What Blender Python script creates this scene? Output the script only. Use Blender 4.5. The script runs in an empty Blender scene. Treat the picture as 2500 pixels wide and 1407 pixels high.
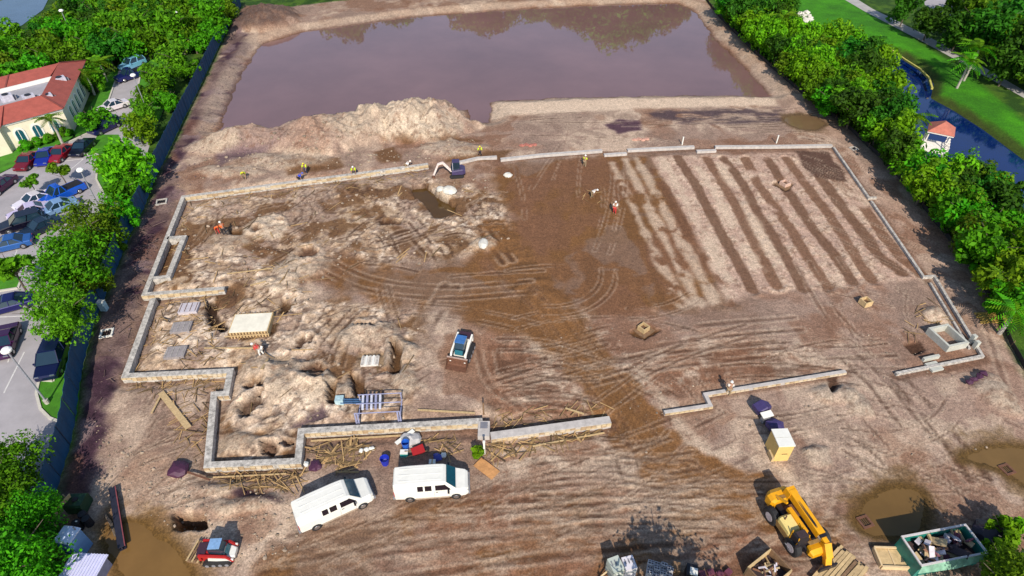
import bpy, bmesh, math, random
import numpy as np
from mathutils import Vector, Matrix, noise as mnoise
random.seed(7)
R = math.radians
S = bpy.context.scene
COL = S.collection
# ------------------------------------------------------------------ camera, sky, sun, exposure
CAM_H, PITCH, FPX = 42.0, R(41), 1500.0
cd = bpy.data.cameras.new('camera'); cam = bpy.data.objects.new('camera', cd); COL.objects.link(cam)
cam.location = (0, 0, CAM_H); cam.rotation_euler = (R(90) - PITCH, 0, 0)
cd.sensor_width = 36; cd.lens = 36 * FPX / 2500; cd.clip_end = 3000; cd.clip_start = .5
S.camera = cam
SUN_EL, SUN_AZ = R(39), Vector((.08, -1))          # horizontal direction towards the sun
w = bpy.data.worlds.new('World'); S.world = w; w.use_nodes = True
nt = w.node_tree; nt.nodes.clear()
sky = nt.nodes.new('ShaderNodeTexSky'); sky.sky_type = 'NISHITA'; sky.sun_disc = False
sky.sun_elevation = SUN_EL; sky.sun_rotation = R(180) - math.atan(.08); sky.air_density = 1.0; sky.dust_density = .6; sky.ozone_density = 1.6
bg = nt.nodes.new('ShaderNodeBackground'); bg.inputs[1].default_value = .13
wo = nt.nodes.new('ShaderNodeOutputWorld'); nt.links.new(sky.outputs[0], bg.inputs[0]); nt.links.new(bg.outputs[0], wo.inputs[0])
sl = bpy.data.lights.new('sun', 'SUN'); sl.energy = 4.6; sl.angle = R(.5); sl.color = (1, .915, .79)
so = bpy.data.objects.new('sun', sl); COL.objects.link(so)
sd = Vector((SUN_AZ.normalized().x * math.cos(SUN_EL), SUN_AZ.normalized().y * math.cos(SUN_EL), math.sin(SUN_EL)))
so.rotation_euler = sd.to_track_quat('Z', 'Y').to_euler(); so.location = (0, -60, 80)
S.view_settings.view_transform = 'Standard'; S.view_settings.look = 'None'
S.view_settings.gamma = 1; S.view_settings.use_curve_mapping = False; S.view_settings.exposure = .15
# ------------------------------------------------------------------ helpers
def P(px, py, z=0.0):
    """the point of the horizontal plane z that the photograph shows at this pixel"""
    u = (px - 1250) / FPX; v = (703.5 - py) / FPX
    d = Vector((u, math.cos(PITCH) + v * math.sin(PITCH), -math.sin(PITCH) + v * math.cos(PITCH)))
    t = (CAM_H - z) / -d.z
    return Vector((d.x * t, d.y * t, z))
def PP(pts, z=0.0): return [tuple(P(a, b, z)[:2]) for a, b in pts]
def head(a, b, z=0.0):
    d = P(*b, z) - P(*a, z); return math.atan2(d.y, d.x)
def srgb(r, g, b):
    f = lambda c: (c / 255 / 12.92) if c <= 10 else ((c / 255 + .055) / 1.055) ** 2.4
    return (f(r), f(g), f(b))
MATS = {}
def mat(name, col, rough=.8, metal=0.0, nscale=3.0, namt=.25, bump=0.0, bscale=20.0, spec=.5, trans=0.0, coat=0.0, island=0.0):
    if name in MATS: return MATS[name]
    m = bpy.data.materials.new(name); m.use_nodes = True; MATS[name] = m
    n = m.node_tree; b = n.nodes['Principled BSDF']
    b.inputs['Roughness'].default_value = rough; b.inputs['Metallic'].default_value = metal
    b.inputs['Specular IOR Level'].default_value = spec
    if coat: b.inputs['Coat Weight'].default_value = coat
    tc = n.nodes.new('ShaderNodeTexCoord')
    no = n.nodes.new('ShaderNodeTexNoise'); no.inputs['Scale'].default_value = nscale; no.inputs['Detail'].default_value = 6; no.inputs['Roughness'].default_value = .65
    n.links.new(tc.outputs['Object'], no.inputs['Vector'])
    mr = n.nodes.new('ShaderNodeMapRange'); mr.inputs[1].default_value = .3; mr.inputs[2].default_value = .7
    mr.inputs[3].default_value = 1 - namt; mr.inputs[4].default_value = 1 + namt * .6
    n.links.new(no.outputs[0], mr.inputs[0])
    mx = n.nodes.new('ShaderNodeMix'); mx.data_type = 'RGBA'; mx.blend_type = 'MULTIPLY'; mx.inputs[0].default_value = 1
    mx.inputs[6].default_value = (*col, 1)
    n.links.new(mr.outputs[0], mx.inputs[7])
    out = mx.outputs[2]
    if island:
        g = n.nodes.new('ShaderNodeNewGeometry'); m2 = n.nodes.new('ShaderNodeMapRange'); m2.inputs[3].default_value = 1 - island; m2.inputs[4].default_value = 1 + island * .7
        n.links.new(g.outputs['Random Per Island'], m2.inputs[0])
        x2 = n.nodes.new('ShaderNodeMix'); x2.data_type = 'RGBA'; x2.blend_type = 'MULTIPLY'; x2.inputs[0].default_value = 1
        n.links.new(out, x2.inputs[6]); n.links.new(m2.outputs[0], x2.inputs[7]); out = x2.outputs[2]
    n.links.new(out, b.inputs['Base Color'])
    if bump:
        n2 = n.nodes.new('ShaderNodeTexNoise'); n2.inputs['Scale'].default_value = bscale; n2.inputs['Detail'].default_value = 5
        n.links.new(tc.outputs['Object'], n2.inputs['Vector'])
        bp = n.nodes.new('ShaderNodeBump'); bp.inputs['Strength'].default_value = bump; bp.inputs['Distance'].default_value = .05
        n.links.new(n2.outputs[0], bp.inputs['Height']); n.links.new(bp.outputs[0], b.inputs['Normal'])
    return m
class MB:
    def __init__(s): s.v = []; s.f = []
    def quad(s, *p):
        k = len(s.v); s.v += [tuple(q) for q in p]; s.f.append(tuple(range(k, k + len(p)))); return s
    def box(s, c, d, rz=0.0, rx=0.0, ry=0.0):
        k = len(s.v); hx, hy, hz = d[0] / 2, d[1] / 2, d[2] / 2
        M = Matrix.Rotation(rz, 3, 'Z') @ Matrix.Rotation(ry, 3, 'Y') @ Matrix.Rotation(rx, 3, 'X') if (rz or rx or ry) else None
        for x, y, z in ((-hx, -hy, -hz), (hx, -hy, -hz), (hx, hy, -hz), (-hx, hy, -hz), (-hx, -hy, hz), (hx, -hy, hz), (hx, hy, hz), (-hx, hy, hz)):
            q = Vector((x, y, z))
            if M: q = M @ q
            s.v.append((q.x + c[0], q.y + c[1], q.z + c[2]))
        s.f += [(k, k + 3, k + 2, k + 1), (k + 4, k + 5, k + 6, k + 7), (k, k + 1, k + 5, k + 4), (k + 1, k + 2, k + 6, k + 5), (k + 2, k + 3, k + 7, k + 6), (k + 3, k, k + 4, k + 7)]
        return s
    def bar(s, a, b, wd, ht=None, up=(0, 0, 1)):
        ht = ht or wd; a = Vector(a); b = Vector(b); d = (b - a).normalized(); u = Vector(up)
        if abs(d.dot(u)) > .98: u = Vector((1, 0, 0))
        sx = d.cross(u).normalized() * wd / 2; sz = sx.cross(d).normalized() * ht / 2; k = len(s.v)
        for p in (a, b):
            for i, j in ((-1, -1), (1, -1), (1, 1), (-1, 1)): s.v.append(tuple(p + sx * i + sz * j))
        s.f += [(k, k + 1, k + 2, k + 3), (k + 7, k + 6, k + 5, k + 4)] + [(k + i, k + 4 + i, k + 4 + (i + 1) % 4, k + (i + 1) % 4) for i in range(4)]
        return s
    def tube(s, pts, rad, n=8, cap=True):
        pts = [Vector(p) for p in pts]; rad = rad if isinstance(rad, (list, tuple)) else [rad] * len(pts); k = len(s.v); m = len(pts)
        for i, p in enumerate(pts):
            d = (pts[min(i + 1, m - 1)] - pts[max(i - 1, 0)]).normalized(); u = Vector((0, 0, 1)) if abs(d.z) < .9 else Vector((1, 0, 0))
            a = d.cross(u).normalized(); b = d.cross(a)
            for j in range(n):
                t = 2 * math.pi * j / n; s.v.append(tuple(p + (a * math.cos(t) + b * math.sin(t)) * rad[i]))
        for i in range(m - 1):
            for j in range(n): s.f.append((k + i * n + j, k + i * n + (j + 1) % n, k + (i + 1) * n + (j + 1) % n, k + (i + 1) * n + j))
        if cap: s.f += [tuple(k + j for j in range(n))[::-1], tuple(k + (m - 1) * n + j for j in range(n))]
        return s
    def loft(s, secs, cap=True, closed=True):
        k = len(s.v); n = len(secs[0])
        for q in secs: s.v += [tuple(p) for p in q]
        for i in range(len(secs) - 1):
            for j in range(n if closed else n - 1): s.f.append((k + i * n + j, k + i * n + (j + 1) % n, k + (i + 1) * n + (j + 1) % n, k + (i + 1) * n + j))
        if cap: s.f += [tuple(k + j for j in range(n))[::-1], tuple(k + (len(secs) - 1) * n + j for j in range(n))]
        return s
    def lump(s, c, r, seed=0, sub=1, jit=.28, flat=.7):
        bm = bmesh.new(); bmesh.ops.create_icosphere(bm, subdivisions=sub, radius=1)
        k = len(s.v); rr = random.Random(seed)
        ax = [rr.uniform(.75, 1.25) for _ in range(3)]; a = rr.uniform(0, 6.28); ca, sa = math.cos(a), math.sin(a)
        for v in bm.verts:
            q = v.co * (1 + rr.uniform(-jit, jit)); x, y, z = q.x * ax[0], q.y * ax[1], q.z * flat
            s.v.append((c[0] + r * (x * ca - y * sa), c[1] + r * (x * sa + y * ca), c[2] + r * z))
        for f in bm.faces: s.f.append(tuple(k + v.index for v in f.verts))
        bm.free(); return s
    def mesh(s, name, m=None, smooth=False):
        me = bpy.data.meshes.new(name); me.from_pydata(s.v, [], s.f)
        if m: me.materials.append(m)
        if smooth: me.shade_smooth()
        return me
    def build(s, name, m, parent=None, smooth=False, fix=True):
        me = s.mesh(name, m)
        if fix:
            bm = bmesh.new(); bm.from_mesh(me); bmesh.ops.recalc_face_normals(bm, faces=bm.faces); bm.to_mesh(me); bm.free()
        if smooth: me.shade_smooth()
        return link(name, me, parent)
def link(name, me, parent=None):
    o = bpy.data.objects.new(name, me); COL.objects.link(o)
    if parent: o.parent = parent
    return o
def tag(o, label=None, cat=None, group=None, kind=None):
    if label: o['label'] = label
    if cat: o['category'] = cat
    if group: o['group'] = group
    if kind: o['kind'] = kind
    return o
def thing(name, label, cat, loc=(0, 0, 0), rz=0.0, group=None):
    o = bpy.data.objects.new(name, None); COL.objects.link(o); o.location = loc; o.rotation_euler = (0, 0, rz)
    o.empty_display_size = .3
    return tag(o, label, cat, group)
def copy_tree(o, loc, rz=0.0, label=None, group=None, scale=None):
    def cp(x, par):
        c = x.copy(); COL.objects.link(c)
        if par: c.parent = par
        for ch in CH.get(x.name, ()): cp(ch, c)
        return c
    r = cp(o, None); r.location = loc; r.rotation_euler = (0, 0, rz)
    if label: r['label'] = label
    if group: r['group'] = group
    if scale: r.scale = scale
    return r
CH = {}
def freeze(o):
    for c in o.children: CH.setdefault(o.name, []).append(c); freeze(c)
    return o
# ------------------------------------------------------------------ numpy noise and masks
_rng = np.random.RandomState(11)
_lat = _rng.rand(257, 257); _lat[256] = _lat[0]; _lat[:, 256] = _lat[:, 0]
def vnoise(x, y):
    xi = np.floor(x); yi = np.floor(y); fx = x - xi; fy = y - yi
    xi = xi.astype(int) % 256; yi = yi.astype(int) % 256
    fx = fx * fx * fx * (fx * (fx * 6 - 15) + 10); fy = fy * fy * fy * (fy * (fy * 6 - 15) + 10)
    a = _lat[xi, yi]; b = _lat[xi + 1, yi]; c = _lat[xi, yi + 1]; d = _lat[xi + 1, yi + 1]
    return (a + (b - a) * fx) * (1 - fy) + (c + (d - c) * fx) * fy
def fbm(x, y, oc=4, seed=0.0, gain=.5):
    s = 0; a = 1.0; t = 0
    for i in range(oc):
        s = s + a * vnoise(x + seed * 17.3 + i * 31.7, y + seed * 9.1 - i * 12.9); t += a; a *= gain
        x = x * 1.97 + y * .35; y = y * 1.97 - x * .17
    return s / t
def sdf(X, Y, poly):
    """signed distance, positive inside"""
    pts = np.array(poly); n = len(pts); d = np.full(X.shape, 1e9); ins = np.zeros(X.shape, bool)
    for i in range(n):
        ax, ay = pts[i]; bx, by = pts[(i + 1) % n]
        ex, ey = bx - ax, by - ay; t = np.clip(((X - ax) * ex + (Y - ay) * ey) / (ex * ex + ey * ey + 1e-9), 0, 1)
        d = np.minimum(d, (X - ax - t * ex) ** 2 + (Y - ay - t * ey) ** 2)
        c = ((ay > Y) != (by > Y)) & (X < (bx - ax) * (Y - ay) / (by - ay + 1e-12) + ax)
        ins ^= c
    d = np.sqrt(d); return np.where(ins, d, -d)
def ldist(X, Y, line):
    d = np.full(X.shape, 1e9)
    for (ax, ay), (bx, by) in zip(line[:-1], line[1:]):
        ex, ey = bx - ax, by - ay; t = np.clip(((X - ax) * ex + (Y - ay) * ey) / (ex * ex + ey * ey + 1e-9), 0, 1)
        d = np.minimum(d, (X - ax - t * ex) ** 2 + (Y - ay - t * ey) ** 2)
    return np.sqrt(d)
def sstep(x, a, b):
    t = np.clip((x - a) / (b - a), 0, 1); return t * t * (3 - 2 * t)
def smooth_poly(pts, it=2):
    for _ in range(it):
        q = []
        for i in range(len(pts)):
            a = pts[i]; b = pts[(i + 1) % len(pts)]
            q += [(a[0] * .75 + b[0] * .25, a[1] * .75 + b[1] * .25), (a[0] * .25 + b[0] * .75, a[1] * .25 + b[1] * .75)]
        pts = q
    return pts
# ------------------------------------------------------------------ terrain
POND_Z, CANAL_Z = -.9, -.9
FENCE_PX = [(592, 12), (561, 61), (525, 136), (478, 235), (447, 297), (403, 392), (377, 440), (355, 504), (320, 571), (284, 660), (263, 714), (235, 778), (210, 866), (195, 940), (184, 1044), (166, 1116), (144, 1181), (128, 1250)]
RIGHT_PX = [(1722, -5), (1755, 35), (1850, 130), (1960, 225), (2080, 315), (2180, 410), (2270, 520), (2350, 620), (2420, 720), (2470, 840), (2515, 930)]
site_poly = PP([(a + 3, b) for a, b in FENCE_PX] + [(150, 1330), (160, 1480), (2750, 1480), (2700, 1180)] + RIGHT_PX[::-1] + [(1690, -30), (1200, -22), (900, -6), (770, 8), (700, 18)])
pond_poly = PP([(640, 108), (745, 78), (1000, 43), (1200, 28), (1480, 13), (1650, 10), (1690, 25), (1735, 85), (1800, 150), (1850, 200), (1880, 236), (1700, 234), (1400, 238), (1200, 250), (1194, 300), (1150, 300), (1142, 268), (1000, 275), (800, 310), (600, 330), (535, 325), (565, 245), (604, 160)], POND_Z)
canal_poly = PP([(2150, 120), (2200, 138), (2250, 168), (2280, 205), (2272, 240), (2330, 272), (2400, 317), (2500, 392), (2620, 470), (2640, 660), (2560, 640), (2500, 575), (2440, 480), (2330, 415), (2230, 385), (2170, 300), (2150, 200)], CANAL_Z)
lake_poly = PP([(-60, 25), (50, -15), (125, -15), (105, 25), (55, 62), (0, 88), (-80, 105)], 0)
xs = np.concatenate([np.arange(-130, -62, .8), np.arange(-62, 62, .2), np.arange(62, 130.1, .8)])
ys = np.concatenate([np.arange(14.5, 60, .17), np.arange(60, 100, .24), np.arange(100, 168, .5)])
X, Y = np.meshgrid(xs, ys, indexing='ij')
site = sdf(X, Y, site_poly) + (fbm(X * .8, Y * .8, 3, 3) - .5) * .9
ms = sstep(site, -.3, .8)
def mpoly(px, f=.5, wob=.8, fr=.6, seed=1, z=0.0):
    return sstep(sdf(X, Y, PP(px, z)) + (fbm(X * fr, Y * fr, 4, seed) - .5) * 2 * wob, -f, f)
def mline(px, wd, f=.3, wob=.3, fr=.8, seed=1):
    return 1 - sstep(ldist(X, Y, PP(px)) + (fbm(X * fr, Y * fr, 3, seed) - .5) * 2 * wob, wd - f, wd + f)
def lerp(a, b, t): return a + (b - a) * t[..., None]
# --- soils (albedo)
GREY = np.array([.315, .220, .172]); PALE = np.array([.48, .375, .285]); BROWN = np.array([.240, .118, .050]); RED = np.array([.262, .132, .080])
DARK = np.array([.115, .058, .036]); HUMUS_AND_SHADE = np.array([.085, .038, .064]); MAUVE = np.array([.19, .128, .145]); TAN = np.array([.42, .30, .19]); WHITE = np.array([.58, .49, .40])  # humus tone includes the shade that falls beside the fence
wx_ = X + (fbm(X * .22, Y * .22, 3, 91) - .5) * 9; wy_ = Y + (fbm(X * .22, Y * .22, 3, 92) - .5) * 9
wp = fbm(wx_ * .32, wy_ * .32, 4, 93, .5); wq = fbm(wx_ * .55, wy_ * .55, 3, 94, .5); crack = 1 - np.abs(wq * 2 - 1)
n1 = fbm(X * .12, Y * .12, 4, 5); n2 = fbm(X * .5, Y * .5, 5, 6, .6); n3 = fbm(X * 1.6, Y * 1.6, 4, 7, .65); n4 = fbm(X * 3.1, Y * 3.1, 2, 8)
C = np.zeros(X.shape + (3,)) + GREY
C = lerp(C, PALE, sstep(n1 * .5 + n2 * .5, .45, .62) * .6)
C = lerp(C, RED, sstep(fbm(X * .2, Y * .2, 4, 12), .5, .66) * .45)
rough = 0.10 + 0 * X
# --- rubble zones
rub = mpoly([(450, 500), (1050, 430), (1250, 480), (1250, 600), (1000, 650), (760, 690), (760, 740), (1050, 740), (1010, 950), (980, 1040), (740, 1060), (720, 1130), (520, 1130), (540, 900), (330, 910), (390, 740), (380, 690)], 1.2, 1.5)
C = lerp(C, TAN, rub * .55)
C = lerp(C, PALE, rub * sstep(wp * .7 + n3 * .3, .46, .58) * .85)
C = lerp(C, WHITE * .92, rub * sstep(wp * .5 + n3 * .5, .55, .65) * .65); C = lerp(C, GREY * .7, rub * sstep(fbm(X * 1.4, Y * 1.4, 4, 122, .65), .53, .63) * .7)
C = lerp(C, GREY * .95, rub * sstep(fbm(X * .3, Y * .3, 4, 22), .52, .62) * .7)
C = lerp(C, BROWN * .85, rub * (1 - sstep(wp, .34, .43)) * .8)
C = lerp(C, DARK, rub * sstep(crack, .93, .985) * sstep(n2, .42, .55) * .75)
C = lerp(C, DARK * 1.3, rub * sstep(fbm(X * 2.3, Y * 2.3, 4, 25, .65), .6, .68) * .5)
rough += rub * .25
# --- near bottom pale patch by the red loader and margins
pl = mpoly([(430, 1150), (560, 1170), (720, 1260), (740, 1340), (640, 1400), (480, 1300), (380, 1230)], 1, 1.2)
C = lerp(C, PALE, pl * sstep(n3, .4, .6) * .8); rough += pl * .2
# --- dark humus strip beside the fence, its cast shade mixed into the colour
hum_shade = mpoly([(585, 50), (610, 110), (535, 270), (490, 330), (425, 420), (440, 500), (350, 700), (290, 930), (245, 1000), (240, 1130), (200, 1200), (140, 1200), (200, 930), (330, 560), (440, 320)], 1.0, 1.6)
C = lerp(C, MAUVE, hum_shade * .8); C = lerp(C, HUMUS_AND_SHADE, hum_shade * sstep(fbm(X * .45, Y * .3, 4, 30), .40, .54) * .9); rough += hum_shade * .2
# --- big graded brown surface
gr = mpoly([(1210, 405), (1480, 378), (1600, 378), (1640, 450), (1740, 640), (1790, 745), (1560, 765), (1390, 765), (1330, 800), (1000, 745), (800, 705), (762, 680), (800, 640), (840, 618), (960, 660), (1130, 640), (1220, 600), (1250, 540), (1200, 460)], 1.3, 1.5)
u = X * math.cos(.55) + Y * math.sin(.55); v = -X * math.sin(.55) + Y * math.cos(.55)
st1 = fbm(u * .12, v * 1.8, 4, 33); stx = fbm(X * 1.1, Y * .11, 4, 34)
C = lerp(C, BROWN, gr); C = lerp(C, RED * .92, gr * sstep(fbm(X * .16, Y * .16, 3, 35), .45, .62) * .4); C *= (1 + gr * (stx - .5) * .25)[..., None]
flat = gr.copy()
# --- lower graded yard
lo = mpoly([(1180, 1190), (1500, 1190), (1640, 1170), (1720, 1150), (1880, 1210), (2050, 1300), (2120, 1480), (560, 1480), (680, 1330), (800, 1290), (1000, 1230)], .9, 1.1)
stl = fbm(X * .13 + Y * .03, Y * 1.9 - X * .25, 5, 40, .6)
C = lerp(C, RED * .98, lo * .95); C = lerp(C, BROWN * 1.0, lo * sstep(fbm(X * .2, Y * .3, 4, 41), .38, .55)); C *= (1 + lo * (stl - .5) * .55)[..., None]
C = lerp(C, PALE * .8, lo * sstep(stl * .6 + n2 * .4, .57, .66) * .55)
C = lerp(C, DARK * 1.2, lo * (1 - sstep(stl, .33, .42)) * .4)
fine = fbm(X * .22 + fbm(X * .1, Y * .1, 2, 96) * 2, Y * 2.9 - X * .45 + fbm(X * .15, Y * .15, 2, 97) * 9, 3, 98, .6)
C = lerp(C, DARK * 1.3, lo * sstep(np.abs(fine - .5) * -1, -.035, -.012) * sstep(n2, .45, .55) * .5); C = lerp(C, PALE * .85, lo * sstep(fine, .62, .7) * .4)
flat = np.maximum(flat, lo * .75)
pb = mpoly([(1230, 1060), (1520, 1050), (1600, 1160), (1450, 1180), (1220, 1180), (1150, 1210), (1140, 1130)], .8, .8)
C = lerp(C, PALE * .88, pb * .6 * sstep(stl, .35, .55)); C = lerp(C, RED, pb * (1 - sstep(stl, .38, .5)) * .6)
# --- middle right band of scraped soil
mb = mpoly([(1190, 830), (1420, 830), (1560, 850), (1960, 830), (2060, 900), (1720, 955), (1480, 1010), (1200, 1010), (1180, 900)], .8, 1)
stm = fbm(X * .25, Y * 1.5, 5, 44, .6)
C = lerp(C, RED * 1.05, mb * sstep(fbm(X * .22, Y * .3, 4, 45), .42, .56) * .85); C = lerp(C, PALE * .85, mb * sstep(stm * .5 + n3 * .5, .52, .62) * .7); C = lerp(C, DARK * 1.3, mb * (1 - sstep(stm, .38, .47)) * .65); fin2 = fbm(X * .3 + fbm(X * .1, Y * .1, 2, 106) * 2, Y * 2.7 + X * .3 + fbm(X * .15, Y * .15, 2, 107) * 8, 3, 108, .6); C = lerp(C, DARK * 1.4, mb * sstep(np.abs(fin2 - .5) * -1, -.04, -.012) * .45)
cx, cy = P(1360, 880)[:2]; rr = np.hypot(X - cx, (Y - cy) * 1.0); ring = fbm(rr * 2.2, np.arctan2(Y - cy, X - cx) * 1.2, 3, 46)
rg = mpoly([(1170, 800), (1380, 810), (1450, 900), (1400, 990), (1200, 980)], 1, .8)
C *= (1 + rg * (ring - .5) * 1.3)[..., None]
# --- right fringe, smooth pale grey
rf = mpoly([(1760, 60), (2000, 270), (2200, 450), (2420, 760), (2480, 900), (2440, 860), (2280, 670), (2040, 350), (1900, 290)], 1, .8)
C = lerp(C, GREY * 1.25, rf * .7)
wv = fbm(wx_ * .16, wy_ * .16, 4, 111); C = lerp(C, RED * .92, ms * sstep(wv, .53, .62) * .55 * (1 - rub)); C = lerp(C, GREY * .78, ms * (1 - sstep(wv, .36, .44)) * .5 * (1 - rub))
tr = mpoly([(2190, 940), (2420, 890), (2560, 950), (2600, 1200), (2460, 1180), (2300, 1080), (1900, 1000), (1740, 1000), (1720, 970), (2060, 915)], 1, 1)
C = lerp(C, GREY * 1.12, tr * .6); C = lerp(C, PALE * .9, tr * sstep(n2, .5, .62) * .5)
# --- trench strips
bed = mpoly([(1590, 385), (2030, 370), (2130, 490), (2270, 680), (2050, 700), (1840, 720), (1780, 745), (1690, 560)], .5, .4)
C = lerp(C, GREY * 1.32, bed * .9); C = lerp(C, PALE * 1.05, bed * sstep(n2 * .6 + n3 * .4, .42, .6) * .6)
C = lerp(C, DARK * 1.6, bed * sstep(n4 * .5 + n3 * .5, .56, .66) * .5)
Z = np.zeros(X.shape)
TR = [[(1585, 395), (1640, 490), (1690, 590), (1735, 665), (1778, 740)], [(1655, 385), (1700, 455), (1745, 540), (1800, 640), (1838, 708)], [(1725, 388), (1760, 440), (1800, 510), (1850, 610), (1895, 698)],
      [(1768, 388), (1810, 445), (1855, 530), (1908, 610), (1960, 705)], [(1820, 388), (1850, 450), (1900, 515), (1952, 595), (1990, 655), (2020, 700)], [(1875, 390), (1925, 470), (1975, 545), (2035, 620), (2080, 688)],
      [(1920, 388), (1975, 462), (2028, 530), (2085, 620), (2128, 685)], [(2005, 435), (2055, 505), (2105, 565), (2145, 625), (2200, 665)], [(2030, 430), (2110, 506), (2158, 577), (2200, 630), (2250, 670)]]
for i, t in enumerate(TR):
    m = mline(t, .66 if i not in (7, 8) else .75, .14, .2, 1.1, 50 + i); vis = sstep(fbm(X * .25, Y * .25, 2, 60 + i) + (.24 if i > 0 else .0), .4, .52)
    m = m * vis
    C = lerp(C, np.array([.185, .092, .052]) * (1.0 if i % 2 else 1.15), m * .8); Z -= m * .38; Z += (1 - sstep(np.abs(ldist(X, Y, PP(t)) - 1.0), .1, .35)) * vis * (n3 - .25) * .3
for i, t in enumerate([[(1495, 400), (1590, 600), (1670, 745)], [(1528, 392), (1625, 590), (1705, 742)], [(1556, 388), (1660, 585), (1745, 738)], [(1615, 385), (1690, 520), (1775, 680)], [(1690, 385), (1755, 490), (1850, 660)], [(1745, 385), (1800, 470), (1900, 650)]]):
    m = mline(t, .6, .35, .5, .5, 70 + i); C = lerp(C, PALE * .98, m * .7 * sstep(n2, .3, .5))
dr = mpoly([(1940, 368), (2020, 372), (2055, 415), (2068, 445), (1985, 432), (1960, 405)], .3, .5)
C = lerp(C, np.array([.135, .07, .05]), dr * .9)
# --- haul road
rd = mline([(1200, 560), (1330, 735), (1370, 800), (1430, 880), (1500, 960), (1560, 1050), (1620, 1130), (1700, 1175), (1850, 1215)], 2.35, .5, 1.0)
rd2 = np.maximum(mline([(1180, 750), (1330, 790), (1390, 830)], 2.6, 1.2, .8), mpoly([(1560, 1060), (1640, 1090), (1760, 1150), (1890, 1190), (1900, 1240), (1700, 1240), (1610, 1180)], .8, .8))
dl = ldist(X, Y, PP([(1330, 740), (1370, 800), (1430, 880), (1500, 960), (1560, 1050), (1620, 1130), (1700, 1175), (1850, 1215)]))
rdm = np.maximum(rd, rd2)
C = lerp(C, PALE * .92, (1 - sstep(np.abs(dl - 3.2), .3, 1.1)) * sstep(n2 * .6 + n3 * .4, .40, .54) * (1 - gr) * (1 - lo) * .7); C = lerp(C, BROWN * 1.0, rdm); C *= (1 + rd * (fbm(dl * 2.2, Y * .12, 3, 95) - .5) * .5)[..., None]; pass
pass
flat = np.maximum(flat, rdm)
# --- levee between site and pond, wet mauve spots
lv = mpoly([(1190, 248), (1400, 238), (1890, 236), (1900, 258), (1600, 265), (1200, 285)], .7, .5)
C = lerp(C, PALE * 1.02, lv * .9)
wt = mpoly([(1580, 272), (1900, 265), (1950, 300), (1800, 303), (1660, 300), (1570, 285)], .8, .9); C = lerp(C, MAUVE * .62, wt * .9 * sstep(fbm(X * .3, Y * 1.2, 4, 110), .3, .5))
wt2 = mpoly([(1475, 305), (1510, 292), (1560, 296), (1565, 318), (1510, 326)], .4, .4); C = lerp(C, HUMUS_AND_SHADE * 1.25, wt2 * .9)
wt3 = mpoly([(525, 380), (590, 350), (690, 330), (705, 360), (640, 375), (540, 405)], .6, .5); C = lerp(C, MAUVE * .9, wt3 * .85)
for p in ([(880, 345), (1010, 340), (1080, 330), (1180, 345), (1000, 352)], [(690, 400), (830, 385), (840, 410), (700, 430)], [(905, 370), (960, 360), (990, 395), (930, 400)], [(1090, 395), (1130, 370), (1250, 368), (1230, 390)]):
    C = lerp(C, BROWN * .8, mpoly(p, .4, .5) * .8)
# streaky wheel marks
def ruts(px, gap=1.7, wd=.22, dep=.07, dk=.55, colr=DARK, world=False, berm=.35):
    q = list(px) if world else PP(px); q = [q[0]] + smooth_poly(q, 2)[:-8] + [q[-1]] if len(q) > 2 else q
    mg = gap + 2; i0, i1 = np.searchsorted(xs, [min(p[0] for p in q) - mg, max(p[0] for p in q) + mg]); j0, j1 = np.searchsorted(ys, [min(p[1] for p in q) - mg, max(p[1] for p in q) + mg])
    if i1 - i0 < 2 or j1 - j0 < 2: return
    W = (slice(i0, i1), slice(j0, j1)); x, y = X[W], Y[W]; wob = (n2[W] - .5) * .45; d = np.full(x.shape, 1e9)
    for s_ in ((-1, 1) if gap else (0,)):
        o_ = []
        for i in range(len(q)):
            a, b = q[max(i - 1, 0)], q[min(i + 1, len(q) - 1)]; ex, ey = b[0] - a[0], b[1] - a[1]; L = math.hypot(ex, ey) + 1e-9
            o_.append((q[i][0] - ey / L * gap / 2 * s_, q[i][1] + ex / L * gap / 2 * s_))
        d = np.minimum(d, ldist(x, y, o_))
    d = d + wob * .5; brk = sstep(fbm(x * .4, y * .4, 3, q[0][0] * .1), .3, .48)
    m = (1 - sstep(d, wd * .45, wd * 1.1)) * brk; e = (1 - sstep(np.abs(d - wd * 1.9), .05, wd * .9)) * brk
    C[W] = lerp(lerp(C[W], PALE * .9, e * berm), colr, m * dk); Z[W] += e * dep * .5 - m * dep
ruts([(2195, 925), (2250, 990), (2300, 1050), (2350, 1110), (2390, 1170)], 1.5, .3, .12, .7)
ruts([(2060, 860), (2140, 930), (2200, 1010), (2260, 1080)], 1.8); ruts([(930, 600), (1010, 560), (1060, 620)], 1.5)
ruts([(1010, 540), (1060, 600), (1090, 660)], 1.2, .18, .1, .7); ruts([(1160, 500), (1190, 580), (1240, 640)], 1.1, .25, .1, .6); ruts([(800, 650), (900, 700), (1100, 720), (1300, 700)], 1.8, .2, .05, .35)
ruts([(1190, 850), (1205, 930), (1290, 985)], 1.7, .2, .05, .3)
ruts([(700, 1340), (1000, 1290), (1400, 1270), (1800, 1230)], 1.9, .2, .05, .45); ruts([(900, 1390), (1300, 1330), (1700, 1290)], 1.9, .2, .05, .4)
ruts([(1250, 1250), (1500, 1225), (1700, 1210)], 1.7, .2, .05, .5); ruts([(2090, 1200), (2080, 1280), (2040, 1330)], 1.8, .3, .05, .4); ruts([(2430, 650), (2340, 520), (2240, 420)], 1.8, .2, .03, .3)
ruts([(2430, 790), (2470, 900), (2500, 1000)], 2, .2, .04, .3); ruts([(2090, 830), (2020, 760), (1960, 640)], 1.5, .15, .04, .35); ruts([(1040, 800), (1075, 740), (1100, 700)], 1.3, .3, .06, .5)
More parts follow.
